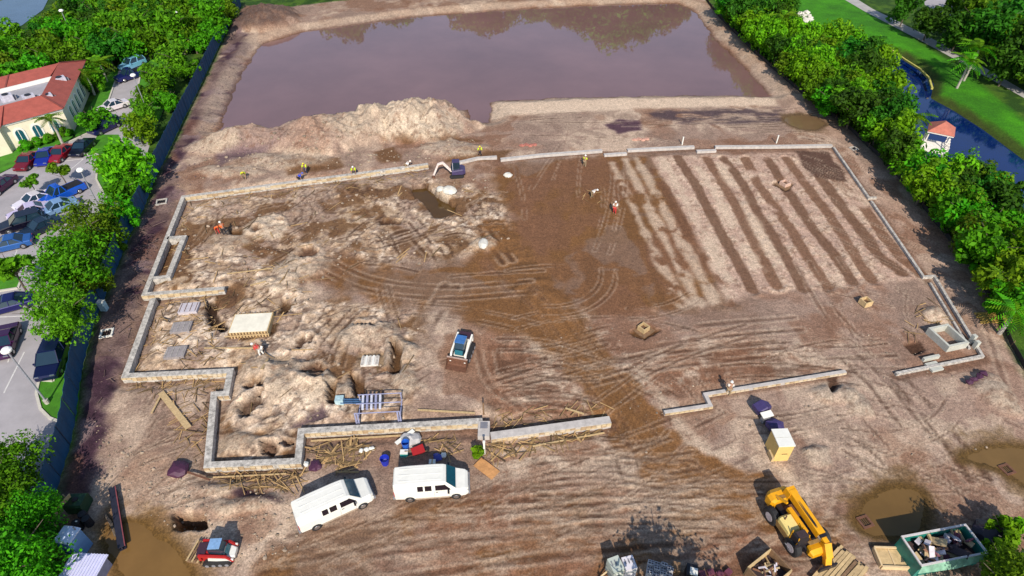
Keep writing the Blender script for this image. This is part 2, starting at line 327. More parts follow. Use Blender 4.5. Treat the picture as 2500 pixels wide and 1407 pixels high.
ruts([(1400, 930), (1600, 880), (1900, 850)], 1.7, .2, .05, .4); ruts([(1480, 850), (1700, 810), (1950, 790)], 1.7, .2, .05, .4)
rk = random.Random(77)
def arcs(n, px, hd, gap, wd, dk, Lr=(6, 16), bend=.06, hv=.25, colr=DARK, dep=.05):
    poly = PP(px); x0, x1 = min(p[0] for p in poly), max(p[0] for p in poly); y0, y1 = min(p[1] for p in poly), max(p[1] for p in poly); k = t = 0
    while k < n and t < n * 40:
        t += 1; x, y = rk.uniform(x0, x1), rk.uniform(y0, y1)
        if sdf(np.array([x]), np.array([y]), poly)[0] < 0: continue
        a = hd + rk.gauss(0, hv); cv = rk.gauss(0, bend); L = rk.uniform(*Lr); p = []
        for s_ in range(6): p.append((x, y)); x += math.cos(a) * L / 5; y += math.sin(a) * L / 5; a += cv * L / 5
        ruts(p, gap if rk.random() < .7 else 0, wd * rk.uniform(.7, 1.2), dep, dk * rk.uniform(.5, 1), colr, True, .3); k += 1
LOWER = [(1180, 1190), (1640, 1170), (1900, 1220), (2060, 1400), (620, 1400), (800, 1290)]
arcs(30, LOWER, .12, 1.7, .11, .42, (8, 22), .03, .12); arcs(14, LOWER, .2, 1.6, .11, .35, (5, 12), .12, .4, PALE * .85)
arcs(24, [(1200, 830), (1960, 830), (2060, 900), (1720, 955), (1500, 1000), (1200, 1000)], .18, 1.5, .12, .6, (5, 14), .06, .3)
arcs(18, [(1740, 1010), (2180, 940), (2420, 900), (2480, 1080), (2250, 1180), (1900, 1180)], -.5, 1.6, .12, .55, (6, 14), .07, .5); arcs(10, [(2050, 720), (2230, 700), (2260, 860), (2080, 900)], 2.3, 1.4, .1, .3, (4, 9), .06, .6)
arcs(7, [(780, 650), (1250, 620), (1560, 770), (1300, 800), (1000, 760)], .05, 1.5, .12, .42, (6, 14), .07, .3); arcs(6, [(1250, 430), (1560, 400), (1700, 720), (1300, 700)], 1.45, 1.7, .12, .2, (10, 22), .02, .12, RED * .8, .03)
arcs(26, [(480, 520), (1150, 440), (1240, 600), (760, 690), (420, 680)], .8, 1.2, .13, .7, (3, 8), .2, .9); arcs(20, [(760, 760), (1040, 760), (1000, 1000), (740, 1040), (600, 900)], 1.4, 1.0, .14, .7, (2, 6), .2, .7); arcs(14, [(240, 1020), (420, 960), (480, 1140), (700, 1260), (560, 1280), (300, 1240)], 1.2, 1.4, .1, .5, (3, 8), .12, .7)
arcs(14, [(2060, 340), (2280, 540), (2420, 800), (2280, 660), (2130, 470)], 2.2, 1.7, .1, .35, (8, 18), .02, .12); arcs(10, [(1220, 1060), (1520, 1050), (1600, 1160), (1220, 1180)], .1, 1.6, .12, .6, (6, 14), .03, .12); arcs(14, [(1190, 290), (1900, 270), (1960, 330), (1250, 350)], .02, 1.7, .14, .5, (8, 20), .02, .1)
for off in (-1.5, -.7, .9, 1.6):
    hp = PP([(1250 + rk.uniform(-40, 40), 660 + rk.uniform(-40, 50)), (1300, 730), (1370, 800), (1430, 880), (1500, 960), (1560, 1050), (1620, 1130), (1700, 1175), (1850, 1225)]); oo = [(x_ + off, y_ + off * .35) for x_, y_ in hp]; ruts(oo, 0, .12, .05, .38, DARK * 1.5, True, .1)
# --- heights: base roughness
ridg = 1 - np.abs(fbm(X * .55, Y * .55, 4, 80, .6) * 2 - 1) * 2
Zr = (fbm(X * .5, Y * .5, 5, 81, .62) - .5) * 1.1 + (n3 - .5) * .5 + (n4 - .5) * .25
rough = rough * (1 - .85 * np.clip(flat, 0, 1)) * (1 - .6 * bed) * (1 - .45 * rf)
Z += Zr * rough + (wp - .45) * rub * .45 - sstep(crack, .92, .99) * rub * .14 + (fbm(X * 1.3, Y * 1.3, 4, 120, .7) - .5) * rub * .55 + (fbm(X * 2.6, Y * 2.6, 2, 121) - .5) * rub * .22 + (stl - .5) * lo * .10 + (stx - .5) * gr * .07 + (stm - .5) * mb * .16
# mounds: px, py, radius x, y (m), height
for (a, b, rx_, ry_, h, cl) in [(780, 335, 8.0, 6.5, 2.7, 0), (700, 345, 5.0, 4.5, 1.5, 0), (620, 338, 5.0, 4.0, 1.3, 0), (550, 350, 4, 3, .8, 1), (850, 320, 5, 5.5, 2.4, 1), (915, 312, 5.0, 6.0, 3.2, 1), (1000, 302, 6.5, 6.5, 3.2, 2), (1060, 300, 6.0, 6.0, 3.0, 1), (1120, 298, 4.5, 4.5, 1.9, 0), (600, 345, 6, 3.5, 1.0, 0), (520, 360, 5, 3, .9, 1), (1030, 335, 3.2, 2.5, 1.6, 2), (960, 338, 2.4, 2.2, 1.4, 2), (1085, 325, 3, 2.5, 1.3, 1),
                                 (650, 48, 7.5, 8, 2.7, 3), (600, 60, 4, 5, 1.5, 3), (1110, 365, 6, 2.5, .8, 1), (680, 395, 9, 2.5, .7, 1), (560, 420, 6, 2, .6, 1),
                                 (560, 590, 3, 3, .5, 1), (650, 560, 3, 2.6, .55, 2), (690, 690, 2.5, 2, .6, 2), (740, 650, 3.5, 3, .6, 1), (700, 930, 3, 2.8, 1.1, 1), (760, 960, 2.6, 2.4, .9, 2), (640, 900, 2.5, 2, .5, 1), (930, 820, 2.0, 2.0, .8, 1), (870, 830, 2.2, 2, .7, 1), (970, 860, 1.6, 2.4, .8, 1), (990, 930, 1.2, 2.2, .6, 1), (850, 960, 1.1, 1.6, .6, 1), (590, 1080, 2.2, 1.2, .4, 1), (1070, 480, 2.5, 1.5, .7, 2), (1190, 600, 1.6, 1.6, .6, 1), (2030, 960, 2.2, 1.6, .5, 1), (2085, 985, 1.4, 2.0, .45, 1), (2280, 775, 1.6, 1.5, .7, 2), (2430, 960, 2.0, 2.6, .8, 1), (560, 1190, 2.6, 1.0, .4, 1), (620, 1225, 3, 1.0, .5, 1), (1995, 1105, 1.6, .8, .45, 1)]:
    c = P(a, b); wx = X + (fbm(X * .35, Y * .35, 3, a * .01) - .5) * 2.2; wy = Y + (fbm(X * .35, Y * .35, 3, b * .013) - .5) * 2.2
    q = np.sqrt(((wx - c.x) / rx_) ** 2 + ((wy - c.y) / ry_) ** 2); g = np.clip(1 - q, 0, 1)
    ang = np.arctan2(wy - c.y, wx - c.x); gul = fbm(ang * 3.2, q * 1.3, 3, a * .03)
    hh = h * (1.08 if h > 1.2 else .8) * (1 - (1 - g) ** 1.7) * sstep(g, 0, .2) * (.74 + .36 * fbm(X * .7, Y * .7, 4, a * .02) + .22 * gul + .3 * (fbm(X * 1.1, Y * 1.1, 4, 123, .6) - .5))
    Z = np.maximum(Z, hh) if h > 1.2 else Z + hh
    cc = (GREY * 1.08, np.array([.38, .305, .235]), np.array([.47, .385, .295]), np.array([.15, .10, .085]))[cl]
    C = lerp(C, cc, sstep(g, .05, .35) * (.8 if cl else .6) * (1 - .45 * sstep(gul, .5, .62)))
    C = lerp(C, DARK * 1.6, sstep(g, .05, .3) * sstep(n3 * .5 + n4 * .5, .57, .66) * .45)
# ridge running right along back wall
# pits: polygons px, depth, colour
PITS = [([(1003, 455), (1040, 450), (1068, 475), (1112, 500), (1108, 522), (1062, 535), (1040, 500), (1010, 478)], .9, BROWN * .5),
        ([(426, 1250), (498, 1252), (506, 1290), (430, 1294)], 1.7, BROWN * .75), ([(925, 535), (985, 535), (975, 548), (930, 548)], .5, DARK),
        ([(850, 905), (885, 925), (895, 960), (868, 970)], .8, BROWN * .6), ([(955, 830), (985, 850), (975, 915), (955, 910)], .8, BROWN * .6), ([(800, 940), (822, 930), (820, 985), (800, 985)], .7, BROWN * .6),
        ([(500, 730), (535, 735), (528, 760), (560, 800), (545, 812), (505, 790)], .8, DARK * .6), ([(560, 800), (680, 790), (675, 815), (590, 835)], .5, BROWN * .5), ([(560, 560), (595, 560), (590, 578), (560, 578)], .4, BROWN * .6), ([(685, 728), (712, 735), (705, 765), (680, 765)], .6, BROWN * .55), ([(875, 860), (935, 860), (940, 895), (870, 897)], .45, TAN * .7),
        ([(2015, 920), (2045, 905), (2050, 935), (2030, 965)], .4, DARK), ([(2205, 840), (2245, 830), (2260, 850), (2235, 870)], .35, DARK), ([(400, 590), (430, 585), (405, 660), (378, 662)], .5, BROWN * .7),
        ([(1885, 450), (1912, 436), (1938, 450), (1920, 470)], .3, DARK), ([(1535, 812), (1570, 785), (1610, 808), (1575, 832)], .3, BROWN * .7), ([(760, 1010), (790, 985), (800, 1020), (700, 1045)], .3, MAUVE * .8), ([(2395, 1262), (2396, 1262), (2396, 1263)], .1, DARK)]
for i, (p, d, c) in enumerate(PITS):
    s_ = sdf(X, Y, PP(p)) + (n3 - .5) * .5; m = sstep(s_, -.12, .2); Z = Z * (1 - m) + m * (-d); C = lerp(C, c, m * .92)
# dark tarry heaps
C = lerp(C, HUMUS_AND_SHADE * .7, mpoly([(565, 1205), (600, 1190), (650, 1205), (690, 1228), (640, 1222), (580, 1218)], .25, .4) * .9)
# flatten near walls and trench beside them
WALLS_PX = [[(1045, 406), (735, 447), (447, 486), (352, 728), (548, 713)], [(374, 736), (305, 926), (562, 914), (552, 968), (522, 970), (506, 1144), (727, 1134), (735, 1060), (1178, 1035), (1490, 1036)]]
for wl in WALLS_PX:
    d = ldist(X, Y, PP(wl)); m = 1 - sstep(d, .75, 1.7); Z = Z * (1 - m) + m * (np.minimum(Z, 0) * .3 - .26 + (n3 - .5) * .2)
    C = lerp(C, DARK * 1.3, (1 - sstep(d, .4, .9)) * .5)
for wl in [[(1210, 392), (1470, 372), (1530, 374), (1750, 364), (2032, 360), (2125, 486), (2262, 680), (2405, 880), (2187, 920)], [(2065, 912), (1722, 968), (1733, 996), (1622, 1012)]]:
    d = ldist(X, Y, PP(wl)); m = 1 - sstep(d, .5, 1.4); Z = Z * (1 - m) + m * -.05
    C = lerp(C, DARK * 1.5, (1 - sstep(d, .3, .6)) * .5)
# flat ground where machines stand
FLAT = [(1065, 1205, 3.4), (815, 1240, 3.6), (1950, 1290, 4.5), (1128, 870, 3), (545, 1350, 2.4), (2300, 1350, 3.6), (2172, 1380, 1.5), (1905, 1105, 1.5), (620, 790, 2.6), (463, 752, 1.4), (445, 798, 1.3), (432, 860, 1.3), (1110, 435, 1.6), (185, 1370, 4), (165, 1320, 2), (905, 885, 1.2), (2300, 825, 2.6), (200, 1240, 3)]
for a, b, r_ in FLAT:
    c = P(a, b); m = 1 - sstep(np.hypot(X - c.x, Y - c.y), r_ * .8, r_ * 1.3); Z = Z * (1 - m) + (n4 - .5) * .04 * m
rp = random.Random(12)
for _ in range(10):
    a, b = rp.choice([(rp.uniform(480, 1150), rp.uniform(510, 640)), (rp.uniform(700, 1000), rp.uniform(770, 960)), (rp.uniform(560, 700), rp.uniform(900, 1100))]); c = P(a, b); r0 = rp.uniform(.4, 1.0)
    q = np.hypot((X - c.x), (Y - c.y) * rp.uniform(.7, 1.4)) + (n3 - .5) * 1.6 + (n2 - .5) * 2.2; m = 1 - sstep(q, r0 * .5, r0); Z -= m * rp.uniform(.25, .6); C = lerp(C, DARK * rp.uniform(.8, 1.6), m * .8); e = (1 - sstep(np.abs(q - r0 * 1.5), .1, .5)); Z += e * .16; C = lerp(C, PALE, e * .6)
PUDS = {'yard': ([(300, 1275), (345, 1268), (375, 1300), (430, 1340), (470, 1420), (480, 1480), (310, 1480), (290, 1380), (255, 1330), (262, 1290)], (.20, .11, .035)),
        'right': ([(2085, 1245), (2130, 1205), (2190, 1186), (2245, 1195), (2262, 1235), (2255, 1275), (2235, 1305), (2150, 1320), (2095, 1300)], (.16, .092, .030)),
        'far': ([(1905, 290), (1945, 278), (1990, 287), (2020, 305), (1995, 318), (1940, 312)], (.17, .105, .055)),
        'edge': ([(2330, 1120), (2400, 1090), (2480, 1085), (2600, 1110), (2700, 1180), (2600, 1230), (2480, 1175), (2420, 1140)], (.17, .10, .035))}
for k, (p, c) in PUDS.items():
    s_ = sdf(X, Y, smooth_poly(PP(p), 1)) + (n2 - .5) * .8; m = sstep(s_, -.5, .9); Z = Z * (1 - m) - m * .12; C = lerp(C, np.array(c) * 1.15, sstep(s_ + (n3 - .5) * 2 + (n2 - .5) * 3, -1.8, -.1) * .6); C = lerp(C, np.array(c), sstep(s_, -.9, 0) * .95)
Z *= ms
# pond and canal basins
sp = sdf(X, Y, pond_poly) + (n2 - .5) * 1.4
bank = np.clip(POND_Z - sp * .34, -2.6, 50); Z = np.where(sp > -2.65, np.minimum(Z + (sp > 0) * 0, np.maximum(bank, -2.6)), Z)
C = lerp(C, PALE * .85, (sstep(sp, -4, -2.2) * (1 - sstep(sp, -1.2, -.3))) * ms * .5); C = lerp(C, DARK * 1.4, sstep(sp, -.6, .1) * .8)
sc_ = sdf(X, Y, canal_poly); Z = np.where(sc_ > -1.3, np.minimum(Z, np.clip(CANAL_Z - sc_ * .7, -2.4, 0)), Z)
# --- ground outside the site
GRASS = np.array([.050, .235, .002]); FOREST = np.array([.022, .065, .005])
veg = lerp(np.zeros_like(C) + FOREST, FOREST * 1.8 + np.array([.02, .01, 0]), sstep(n2, .45, .6))
fair = sdf(X, Y, PP([(1900, -40), (2062, -30), (2120, 30), (2250, 110), (2350, 175), (2500, 300), (2640, 400), (2640, 480), (2500, 395), (2400, 318), (2330, 268), (2282, 240), (2285, 200), (2250, 165), (2190, 130), (2080, 100), (1990, 80), (1940, 40)]))
veg = lerp(veg, GRASS * .8, sstep(fair, -1.2, .2)); veg = lerp(veg, GRASS, sstep(fair, 0, 1) * sstep(n1, .35, .6))
veg = veg * (1 + (n2 - .5) * .7 * sstep(fair, -.5, .5) + (fbm(X * .06 + Y * .25, X * .2 - Y * .05, 2, 130) - .5) * .3)[..., None]
veg = lerp(veg, np.array([.05, .04, .012]), (sstep(sc_, -1.6, -.8)) * .8)
C = lerp(veg, C.reshape(C.shape), ms)
# dry and damp tone of the bare soil, wetter soil redder
lum = np.clip((C.mean(-1, keepdims=True) / .24), .3, 2.2) ** .55; lm = C.mean(-1, keepdims=True); C = np.where(ms[..., None] > .5, np.clip(lm + (C - lm) * 1.10, .006, .9) * lum, C)
C = np.clip(C * (1 + (n4 - .5) * .12)[..., None], .004, .8)
wetm = np.clip(gr * .5 + rdm * .5 + lo * .3 + sstep(sp, -.8, 0), 0, 1) * ms
def ground(x, y):
    i = np.clip(np.searchsorted(xs, x) - 1, 0, len(xs) - 2); j = np.clip(np.searchsorted(ys, y) - 1, 0, len(ys) - 2)
    fx = min(max((x - xs[i]) / (xs[i + 1] - xs[i]), 0), 1); fy = min(max((y - ys[j]) / (ys[j + 1] - ys[j]), 0), 1)
    return float((Z[i, j] * (1 - fx) + Z[i + 1, j] * fx) * (1 - fy) + (Z[i, j + 1] * (1 - fx) + Z[i + 1, j + 1] * fx) * fy)
def G(px, py, dz=0.0):
    """ground point under a pixel, standing on the modelled relief"""
    p = P(px, py)
    for _ in range(4): p = P(px, py, ground(p.x, p.y))
    p.z += dz; return p
def grid_mesh(name, X, Y, Z, C=None, wet=None):
    nx, ny = X.shape; me = bpy.data.meshes.new(name); nv = nx * ny; nf = (nx - 1) * (ny - 1)
    me.vertices.add(nv); me.vertices.foreach_set('co', np.stack([X, Y, Z], -1).astype(np.float32).ravel())
    a = (np.arange(nx - 1)[:, None] * ny + np.arange(ny - 1)[None, :]).ravel()
    li = np.stack([a, a + ny, a + ny + 1, a + 1], -1).astype(np.int32).ravel()
    me.loops.add(nf * 4); me.loops.foreach_set('vertex_index', li)
    me.polygons.add(nf); me.polygons.foreach_set('loop_start', np.arange(0, nf * 4, 4, dtype=np.int32))
    me.update(calc_edges=True); me.validate()
    if C is not None:
        at = me.color_attributes.new('soil', 'FLOAT_COLOR', 'POINT')
        at.data.foreach_set('color', np.concatenate([C, np.ones(X.shape + (1,))], -1).astype(np.float32).ravel())
    if wet is not None:
        at = me.attributes.new('wet', 'FLOAT', 'POINT'); at.data.foreach_set('value', wet.astype(np.float32).ravel())
    me.shade_smooth(); return me
def soil_material():
    m = bpy.data.materials.new('soil'); m.use_nodes = True; n = m.node_tree; b = n.nodes['Principled BSDF']; L = n.links.new
    va = n.nodes.new('ShaderNodeAttribute'); va.attribute_name = 'soil'; wa = n.nodes.new('ShaderNodeAttribute'); wa.attribute_name = 'wet'
    tc = n.nodes.new('ShaderNodeTexCoord')
    def N(sc, det, ro=.6):
        x = n.nodes.new('ShaderNodeTexNoise'); x.inputs['Scale'].default_value = sc; x.inputs['Detail'].default_value = det; x.inputs['Roughness'].default_value = ro
        L(tc.outputs['Object'], x.inputs['Vector']); return x
    a = N(2.6, 8, .72); c = N(.9, 5)
    mr = n.nodes.new('ShaderNodeMapRange'); mr.inputs[1].default_value = .32; mr.inputs[2].default_value = .68; mr.inputs[3].default_value = .68; mr.inputs[4].default_value = 1.28; L(a.outputs[0], mr.inputs[0])
    mr2 = n.nodes.new('ShaderNodeMapRange'); mr2.inputs[1].default_value = .3; mr2.inputs[2].default_value = .7; mr2.inputs[3].default_value = .88; mr2.inputs[4].default_value = 1.12; L(c.outputs[0], mr2.inputs[0])
    mu = n.nodes.new('ShaderNodeMath'); mu.operation = 'MULTIPLY'; L(mr.outputs[0], mu.inputs[0]); L(mr2.outputs[0], mu.inputs[1])
    mx = n.nodes.new('ShaderNodeMix'); mx.data_type = 'RGBA'; mx.blend_type = 'MULTIPLY'; mx.inputs[0].default_value = 1; L(va.outputs['Color'], mx.inputs[6]); L(mu.outputs[0], mx.inputs[7])
    L(mx.outputs[2], b.inputs['Base Color'])
    ro = n.nodes.new('ShaderNodeMapRange'); ro.inputs[3].default_value = .95; ro.inputs[4].default_value = .62; L(wa.outputs['Fac'], ro.inputs[0]); L(ro.outputs[0], b.inputs['Roughness'])
    b.inputs['Specular IOR Level'].default_value = .25
    g1 = N(7.5, 3, .6); gr_ = n.nodes.new('ShaderNodeMapRange'); gr_.inputs[1].default_value = .38; gr_.inputs[2].default_value = .62; gr_.inputs[3].default_value = .66; gr_.inputs[4].default_value = 1.22; L(g1.outputs[0], gr_.inputs[0])
    x2 = n.nodes.new('ShaderNodeMix'); x2.data_type = 'RGBA'; x2.blend_type = 'MULTIPLY'; x2.inputs[0].default_value = .85; L(mx.outputs[2], x2.inputs[6]); L(gr_.outputs[0], x2.inputs[7]); L(x2.outputs[2], b.inputs['Base Color'])
    b1 = N(3.5, 7, .7); bp = n.nodes.new('ShaderNodeBump'); bp.inputs['Strength'].default_value = .55; bp.inputs['Distance'].default_value = .12; L(b1.outputs[0], bp.inputs['Height']); L(bp.outputs[0], b.inputs['Normal'])
    return m
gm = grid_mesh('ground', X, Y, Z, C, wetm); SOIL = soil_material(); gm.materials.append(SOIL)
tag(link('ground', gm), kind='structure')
# land beyond, out to the horizon, as a ring of sheets joined to the modelled ground
vg = mat('meadow', (.03, .085, .008), .95, nscale=.08, namt=.5)
rx0, rx1, ry0, ry1 = xs[0], xs[-1], ys[0], ys[-1]; BX = 1600
r_ = MB()
r_.quad((-BX, -BX, 0), (BX, -BX, 0), (BX, ry0, 0), (-BX, ry0, 0)); r_.quad((-BX, ry1, 0), (BX, ry1, 0), (BX, BX, 0), (-BX, BX, 0))
r_.quad((-BX, ry0, 0), (rx0, ry0, 0), (rx0, ry1, 0), (-BX, ry1, 0)); r_.quad((rx1, ry0, 0), (BX, ry0, 0), (BX, ry1, 0), (rx1, ry1, 0))
tag(r_.build('terrain', vg), kind='structure')
# water
def water(name, poly, z, col, rough=.12, spec=.5, ripple=.03, rs=1.2, var=.2):
    m = mat('water_' + name + str(len(MATS)), col, rough, nscale=.05 if 'pond' in name else .25, namt=var, spec=spec, bump=ripple, bscale=rs)
    o = MB().quad(*[(a, b, z) for a, b in poly]).build(name, m); 
    return tag(o, kind='structure')
def outset(poly, d):
    c = np.array(poly); n = len(c); area = sum(c[i][0] * c[(i + 1) % n][1] - c[(i + 1) % n][0] * c[i][1] for i in range(n)); s = 1 if area > 0 else -1; out = []
    for i in range(n):
        e = c[(i + 1) % n] - c[i - 1]; nn = np.array([e[1], -e[0]]) * s; nn = nn / (np.linalg.norm(nn) + 1e-9); out.append(tuple(c[i] + nn * d))
    return out
water('pond', outset(pond_poly, 1.4), POND_Z, (.200, .112, .104), .04, .65, .004, .8)
water('canal', outset(canal_poly, .6), CANAL_Z, (.002, .014, .10), .05, .8, .03, 1.5)
water('lake', lake_poly, .06, (.06, .10, .17), .2, .6)
for k, (p, c) in PUDS.items(): water('puddle', outset(smooth_poly(PP(p), 2), .5), -.045, c, .12, .35, .01, 3)
water('pit_water', outset(PP(PITS[0][0]), .3), -.55, (.085, .045, .012), .1, .4)
# ------------------------------------------------------------------ materials of built things
CONC = mat('concrete', (.50, .465, .42), .85, nscale=3.5, namt=.6, bump=.4, bscale=9)
BLOCK = [mat('block_a', (.58, .45, .27), .9, nscale=4, namt=.35), mat('block_b', (.62, .51, .36), .9, nscale=4, namt=.35), mat('block_c', (.44, .31, .18), .9, nscale=4, namt=.35)]
WOOD = mat('lumber', (.52, .37, .19), .8, nscale=6, namt=.3); WOOD2 = mat('plywood', (.60, .43, .22), .8, nscale=3, namt=.25); WOODD = mat('old_timber', (.22, .13, .07), .9, nscale=6, namt=.4)
STRAW = mat('timber_scrap', (.36, .23, .10), .85, nscale=1.5, namt=.4, island=.8)
WHITEP = mat('white_paint', (.80, .785, .72), .32, nscale=1.4, namt=.09, coat=.3); DARKP = mat('black_rubber', (.018, .018, .02), .75, nscale=5, namt=.2); GLASS = mat('vehicle_glass', (.012, .03, .05), .08, spec=.7, nscale=1, namt=.1)
CHROME = mat('bright_metal', (.55, .55, .56), .3, metal=.9, namt=.1); STEEL = mat('galvanised_steel', (.42, .43, .48), .45, metal=.5, nscale=8, namt=.2); RUST = mat('rusty_steel', (.16, .07, .04), .8, nscale=6, namt=.4)
REDP = mat('red_paint', (.42, .02, .02), .4, namt=.1); BLUEP = mat('bright_blue_plastic', (.012, .03, .42), .4, namt=.1); YEL = mat('machine_yellow', (.78, .36, .008), .42, nscale=2.5, namt=.16)
GREYP = mat('grey_plastic', (.22, .22, .24), .6, namt=.15); BLACK = mat('black_paint', (.015, .013, .018), .5, namt=.15)
ASPH = mat('asphalt', (.37, .345, .36), .9, nscale=.35, namt=.18, bump=.2, bscale=30); KERB = mat('kerb_concrete', (.55, .52, .45), .8, namt=.15); LAWN = mat('lawn_grass', (.05, .215, .003), .95, nscale=.7, namt=.45, bump=.6, bscale=14)
PAINT = mat('road_paint', (.62, .6, .58), .8, nscale=4, namt=.25); ROCKM = mat('pale_rock', (.66, .63, .56), .9, nscale=2, namt=.25); CART = mat('cart_path', (.40, .38, .36), .9, nscale=.8, namt=.2)
# ------------------------------------------------------------------ sheets outside the site
def sheet(name, pts, z, m, kind='structure', th=.0):
    mb = MB(); n = len(pts)
    if th:
        mb.v = [(a, b, z - th) for a, b in pts] + [(a, b, z) for a, b in pts]
        mb.f = [tuple(range(n, 2 * n))] + [(i, (i + 1) % n, n + (i + 1) % n, n + i) for i in range(n)]
    else: mb.quad(*[(a, b, z) for a, b in pts])
    o = mb.build(name, m)
    if kind: tag(o, kind=kind)
    return o
lot = PP([(415, 98), (470, 92), (445, 150), (410, 245), (372, 335), (345, 420), (305, 500), (266, 600), (246, 690), (205, 775), (172, 850), (130, 930), (92, 965), (118, 1020), (152, 1035), (130, 1110), (80, 1210), (-60, 1260), (-330, 1260), (-330, 470), (-60, 470), (0, 425), (50, 400), (185, 338), (228, 318), (262, 255), (283, 190), (300, 140), (335, 118)])
sheet('parking_lot', lot, .02, ASPH)
def kerb(px, nm='kerb', wd=.22, z=.14):
    p = PP(px); mb = MB()
    for a, b in zip(p[:-1], p[1:]): mb.bar((*a, z / 2 + .01), (*b, z / 2 + .01), wd, z)
    return tag(mb.build(nm, KERB), kind='structure')
for px in ([(172, 850), (131, 932), (97, 930), (90, 962), (100, 1000), (122, 1022), (153, 1034)], [(-20, 715), (45, 705), (52, 688)], [(50, 402), (186, 340), (228, 320), (262, 258), (285, 190)], [(210, 377), (240, 378), (236, 440), (252, 470)], [(345, 170), (336, 230), (345, 245)]): kerb(px)
for k, px in enumerate(([(131, 934), (99, 932), (92, 962), (102, 1000), (124, 1020), (153, 1032), (188, 1030), (204, 866), (236, 770), (262, 705), (246, 692), (206, 777), (174, 851)], [(-20, 680), (52, 676), (45, 704), (-20, 714)], [(186, 336), (228, 317), (262, 255), (285, 190), (300, 140), (262, 190), (180, 325)], [(-40, 440), (0, 424), (50, 400), (180, 336), (176, 326), (20, 374), (-60, 395)], [(211, 375), (242, 378), (238, 440), (254, 470), (305, 500), (345, 420), (300, 400), (290, 330), (240, 330)], [(346, 172), (337, 232), (346, 246), (300, 300), (372, 335), (410, 245), (445, 150), (400, 100)])):
    sheet('lawn', PP(px), .06 + .004 * k, LAWN)
mb = MB()
for a, b in (((190, 438), (160, 466)), ((186, 455), (190, 437)), ((40, 612), (72, 560)), ((-10, 775), (60, 772)), ((20, 885), (42, 800)), ((10, 960), (60, 860)), ((60, 572), (30, 640)), ((150, 395), (205, 388)), ((205, 388), (160, 425))):
    mb.bar((*P(*a)[:2], .025), (*P(*b)[:2], .025), .13, .012)
tag(mb.build('parking_lines', PAINT), kind='structure')
sheet('cart_path', PP([(2052, -6), (2085, -6), (2130, 22), (2255, 84), (2350, 135), (2500, 222), (2640, 300), (2640, 320), (2500, 240), (2340, 150), (2240, 96), (2110, 28)]), .03, CART)
sheet('road', PP([(2150, -6), (2230, -6), (2330, 60), (2460, 130), (2640, 230), (2640, 200), (2460, 105), (2330, 20), (2300, -8), (2160, -20)]), .034, ASPH)
# ------------------------------------------------------------------ fence with dark blue screen
def resample(pts, step):
    out = [Vector(pts[0])]; acc = 0
    for a, b in zip(pts[:-1], pts[1:]):
        a = Vector(a); b = Vector(b); L = (b - a).length; t = step - acc
        while t <= L: out.append(a + (b - a) * t / L); t += step
        acc = (acc + L) % step if L else acc
    return out
SCREEN = mat('dark_blue_windscreen', (.002, .060, .145), .7, nscale=.9, namt=.3, bump=.3, bscale=4)
fp = resample(PP(FENCE_PX[::-1]), 3.0)
fence = thing('site_fence', 'long chain-link fence wrapped in dark blue windscreen along the left edge of the site', 'fence', (*fp[0], 0))
f0 = Vector((*fp[0], 0))
post_me = MB().tube([(-.06, .05, 0), (-.06, .05, 2.6)], .04, 6).mesh('post', mat('dark_post', (.03, .05, .08), .5))
br_me = MB().bar((0, 0, 1.9), (-1.5, .2, .05), .05).mesh('brace', STEEL)
for i, p in enumerate(fp):
    o = link('post', post_me, fence); o.location = Vector((*p, 0)) - f0
    if i < len(fp) - 1:
        q = fp[i + 1]; d = q - p; L = d.length
        mb = MB(); n = 6; g = [(L * j / n, .02 + .05 * math.sin(j * 2.1 + i), 0) for j in range(n + 1)]
        for j in range(n):
            a, b = g[j], g[j + 1]; t0, t1 = 2.55 - .06 * math.sin(math.pi * j / n), 2.55 - .06 * math.sin(math.pi * (j + 1) / n)
            mb.quad((a[0], a[1], .05), (b[0], b[1], .05), (b[0], b[1], t1), (a[0], a[1], t0))
            mb.quad((a[0], a[1] + .02, .05), (a[0], a[1] + .02, t0), (b[0], b[1] + .02, t1), (b[0], b[1] + .02, .05))
            mb.quad((a[0], a[1], t0), (b[0], b[1], t1), (b[0], b[1] + .02, t1), (a[0], a[1] + .02, t0))
        o = mb.build('screen_panel', SCREEN, fence, fix=False); o.location = Vector((*p, 0)) - f0; o.rotation_euler = (0, 0, math.atan2(d.y, d.x))
        if i % 3 == 1: o = link('brace', br_me, fence); o.location = Vector((*p, 0)) - f0
sp_ = resample(PP([(2500, 905), (2462, 838), (2412, 722), (2342, 622), (2264, 523), (2174, 413), (2074, 318), (1954, 228), (1844, 133), (1750, 38), (1722, 0)]), 3.0)
SILT = mat('black_silt_cloth', (.02, .016, .016), .9, namt=.4)
silt = thing('silt_fence', 'low black silt fence at the foot of the trees on the right edge', 'fence', (*sp_[0], 0)); s0 = Vector((*sp_[0], 0))
stk = MB().bar((0, 0, 0), (0, 0, .85), .05).mesh('stake', WOODD)
for i, p in enumerate(sp_):
    o = link('stake', stk, silt); o.location = Vector((*p, 0)) - s0
    if i < len(sp_) - 1:
        q = sp_[i + 1]; a = Vector((*p, 0)) - s0; b = Vector((*q, 0)) - s0; m_ = (a + b) / 2 + Vector((.08, .05, 0))
        mb = MB(); mb.bar(a + Vector((0, 0, .32)), m_ + Vector((0, 0, .3)), .03, .55); mb.bar(m_ + Vector((0, 0, .3)), b + Vector((0, 0, .32)), .03, .55)
        mb.build('cloth_panel', SILT, silt)
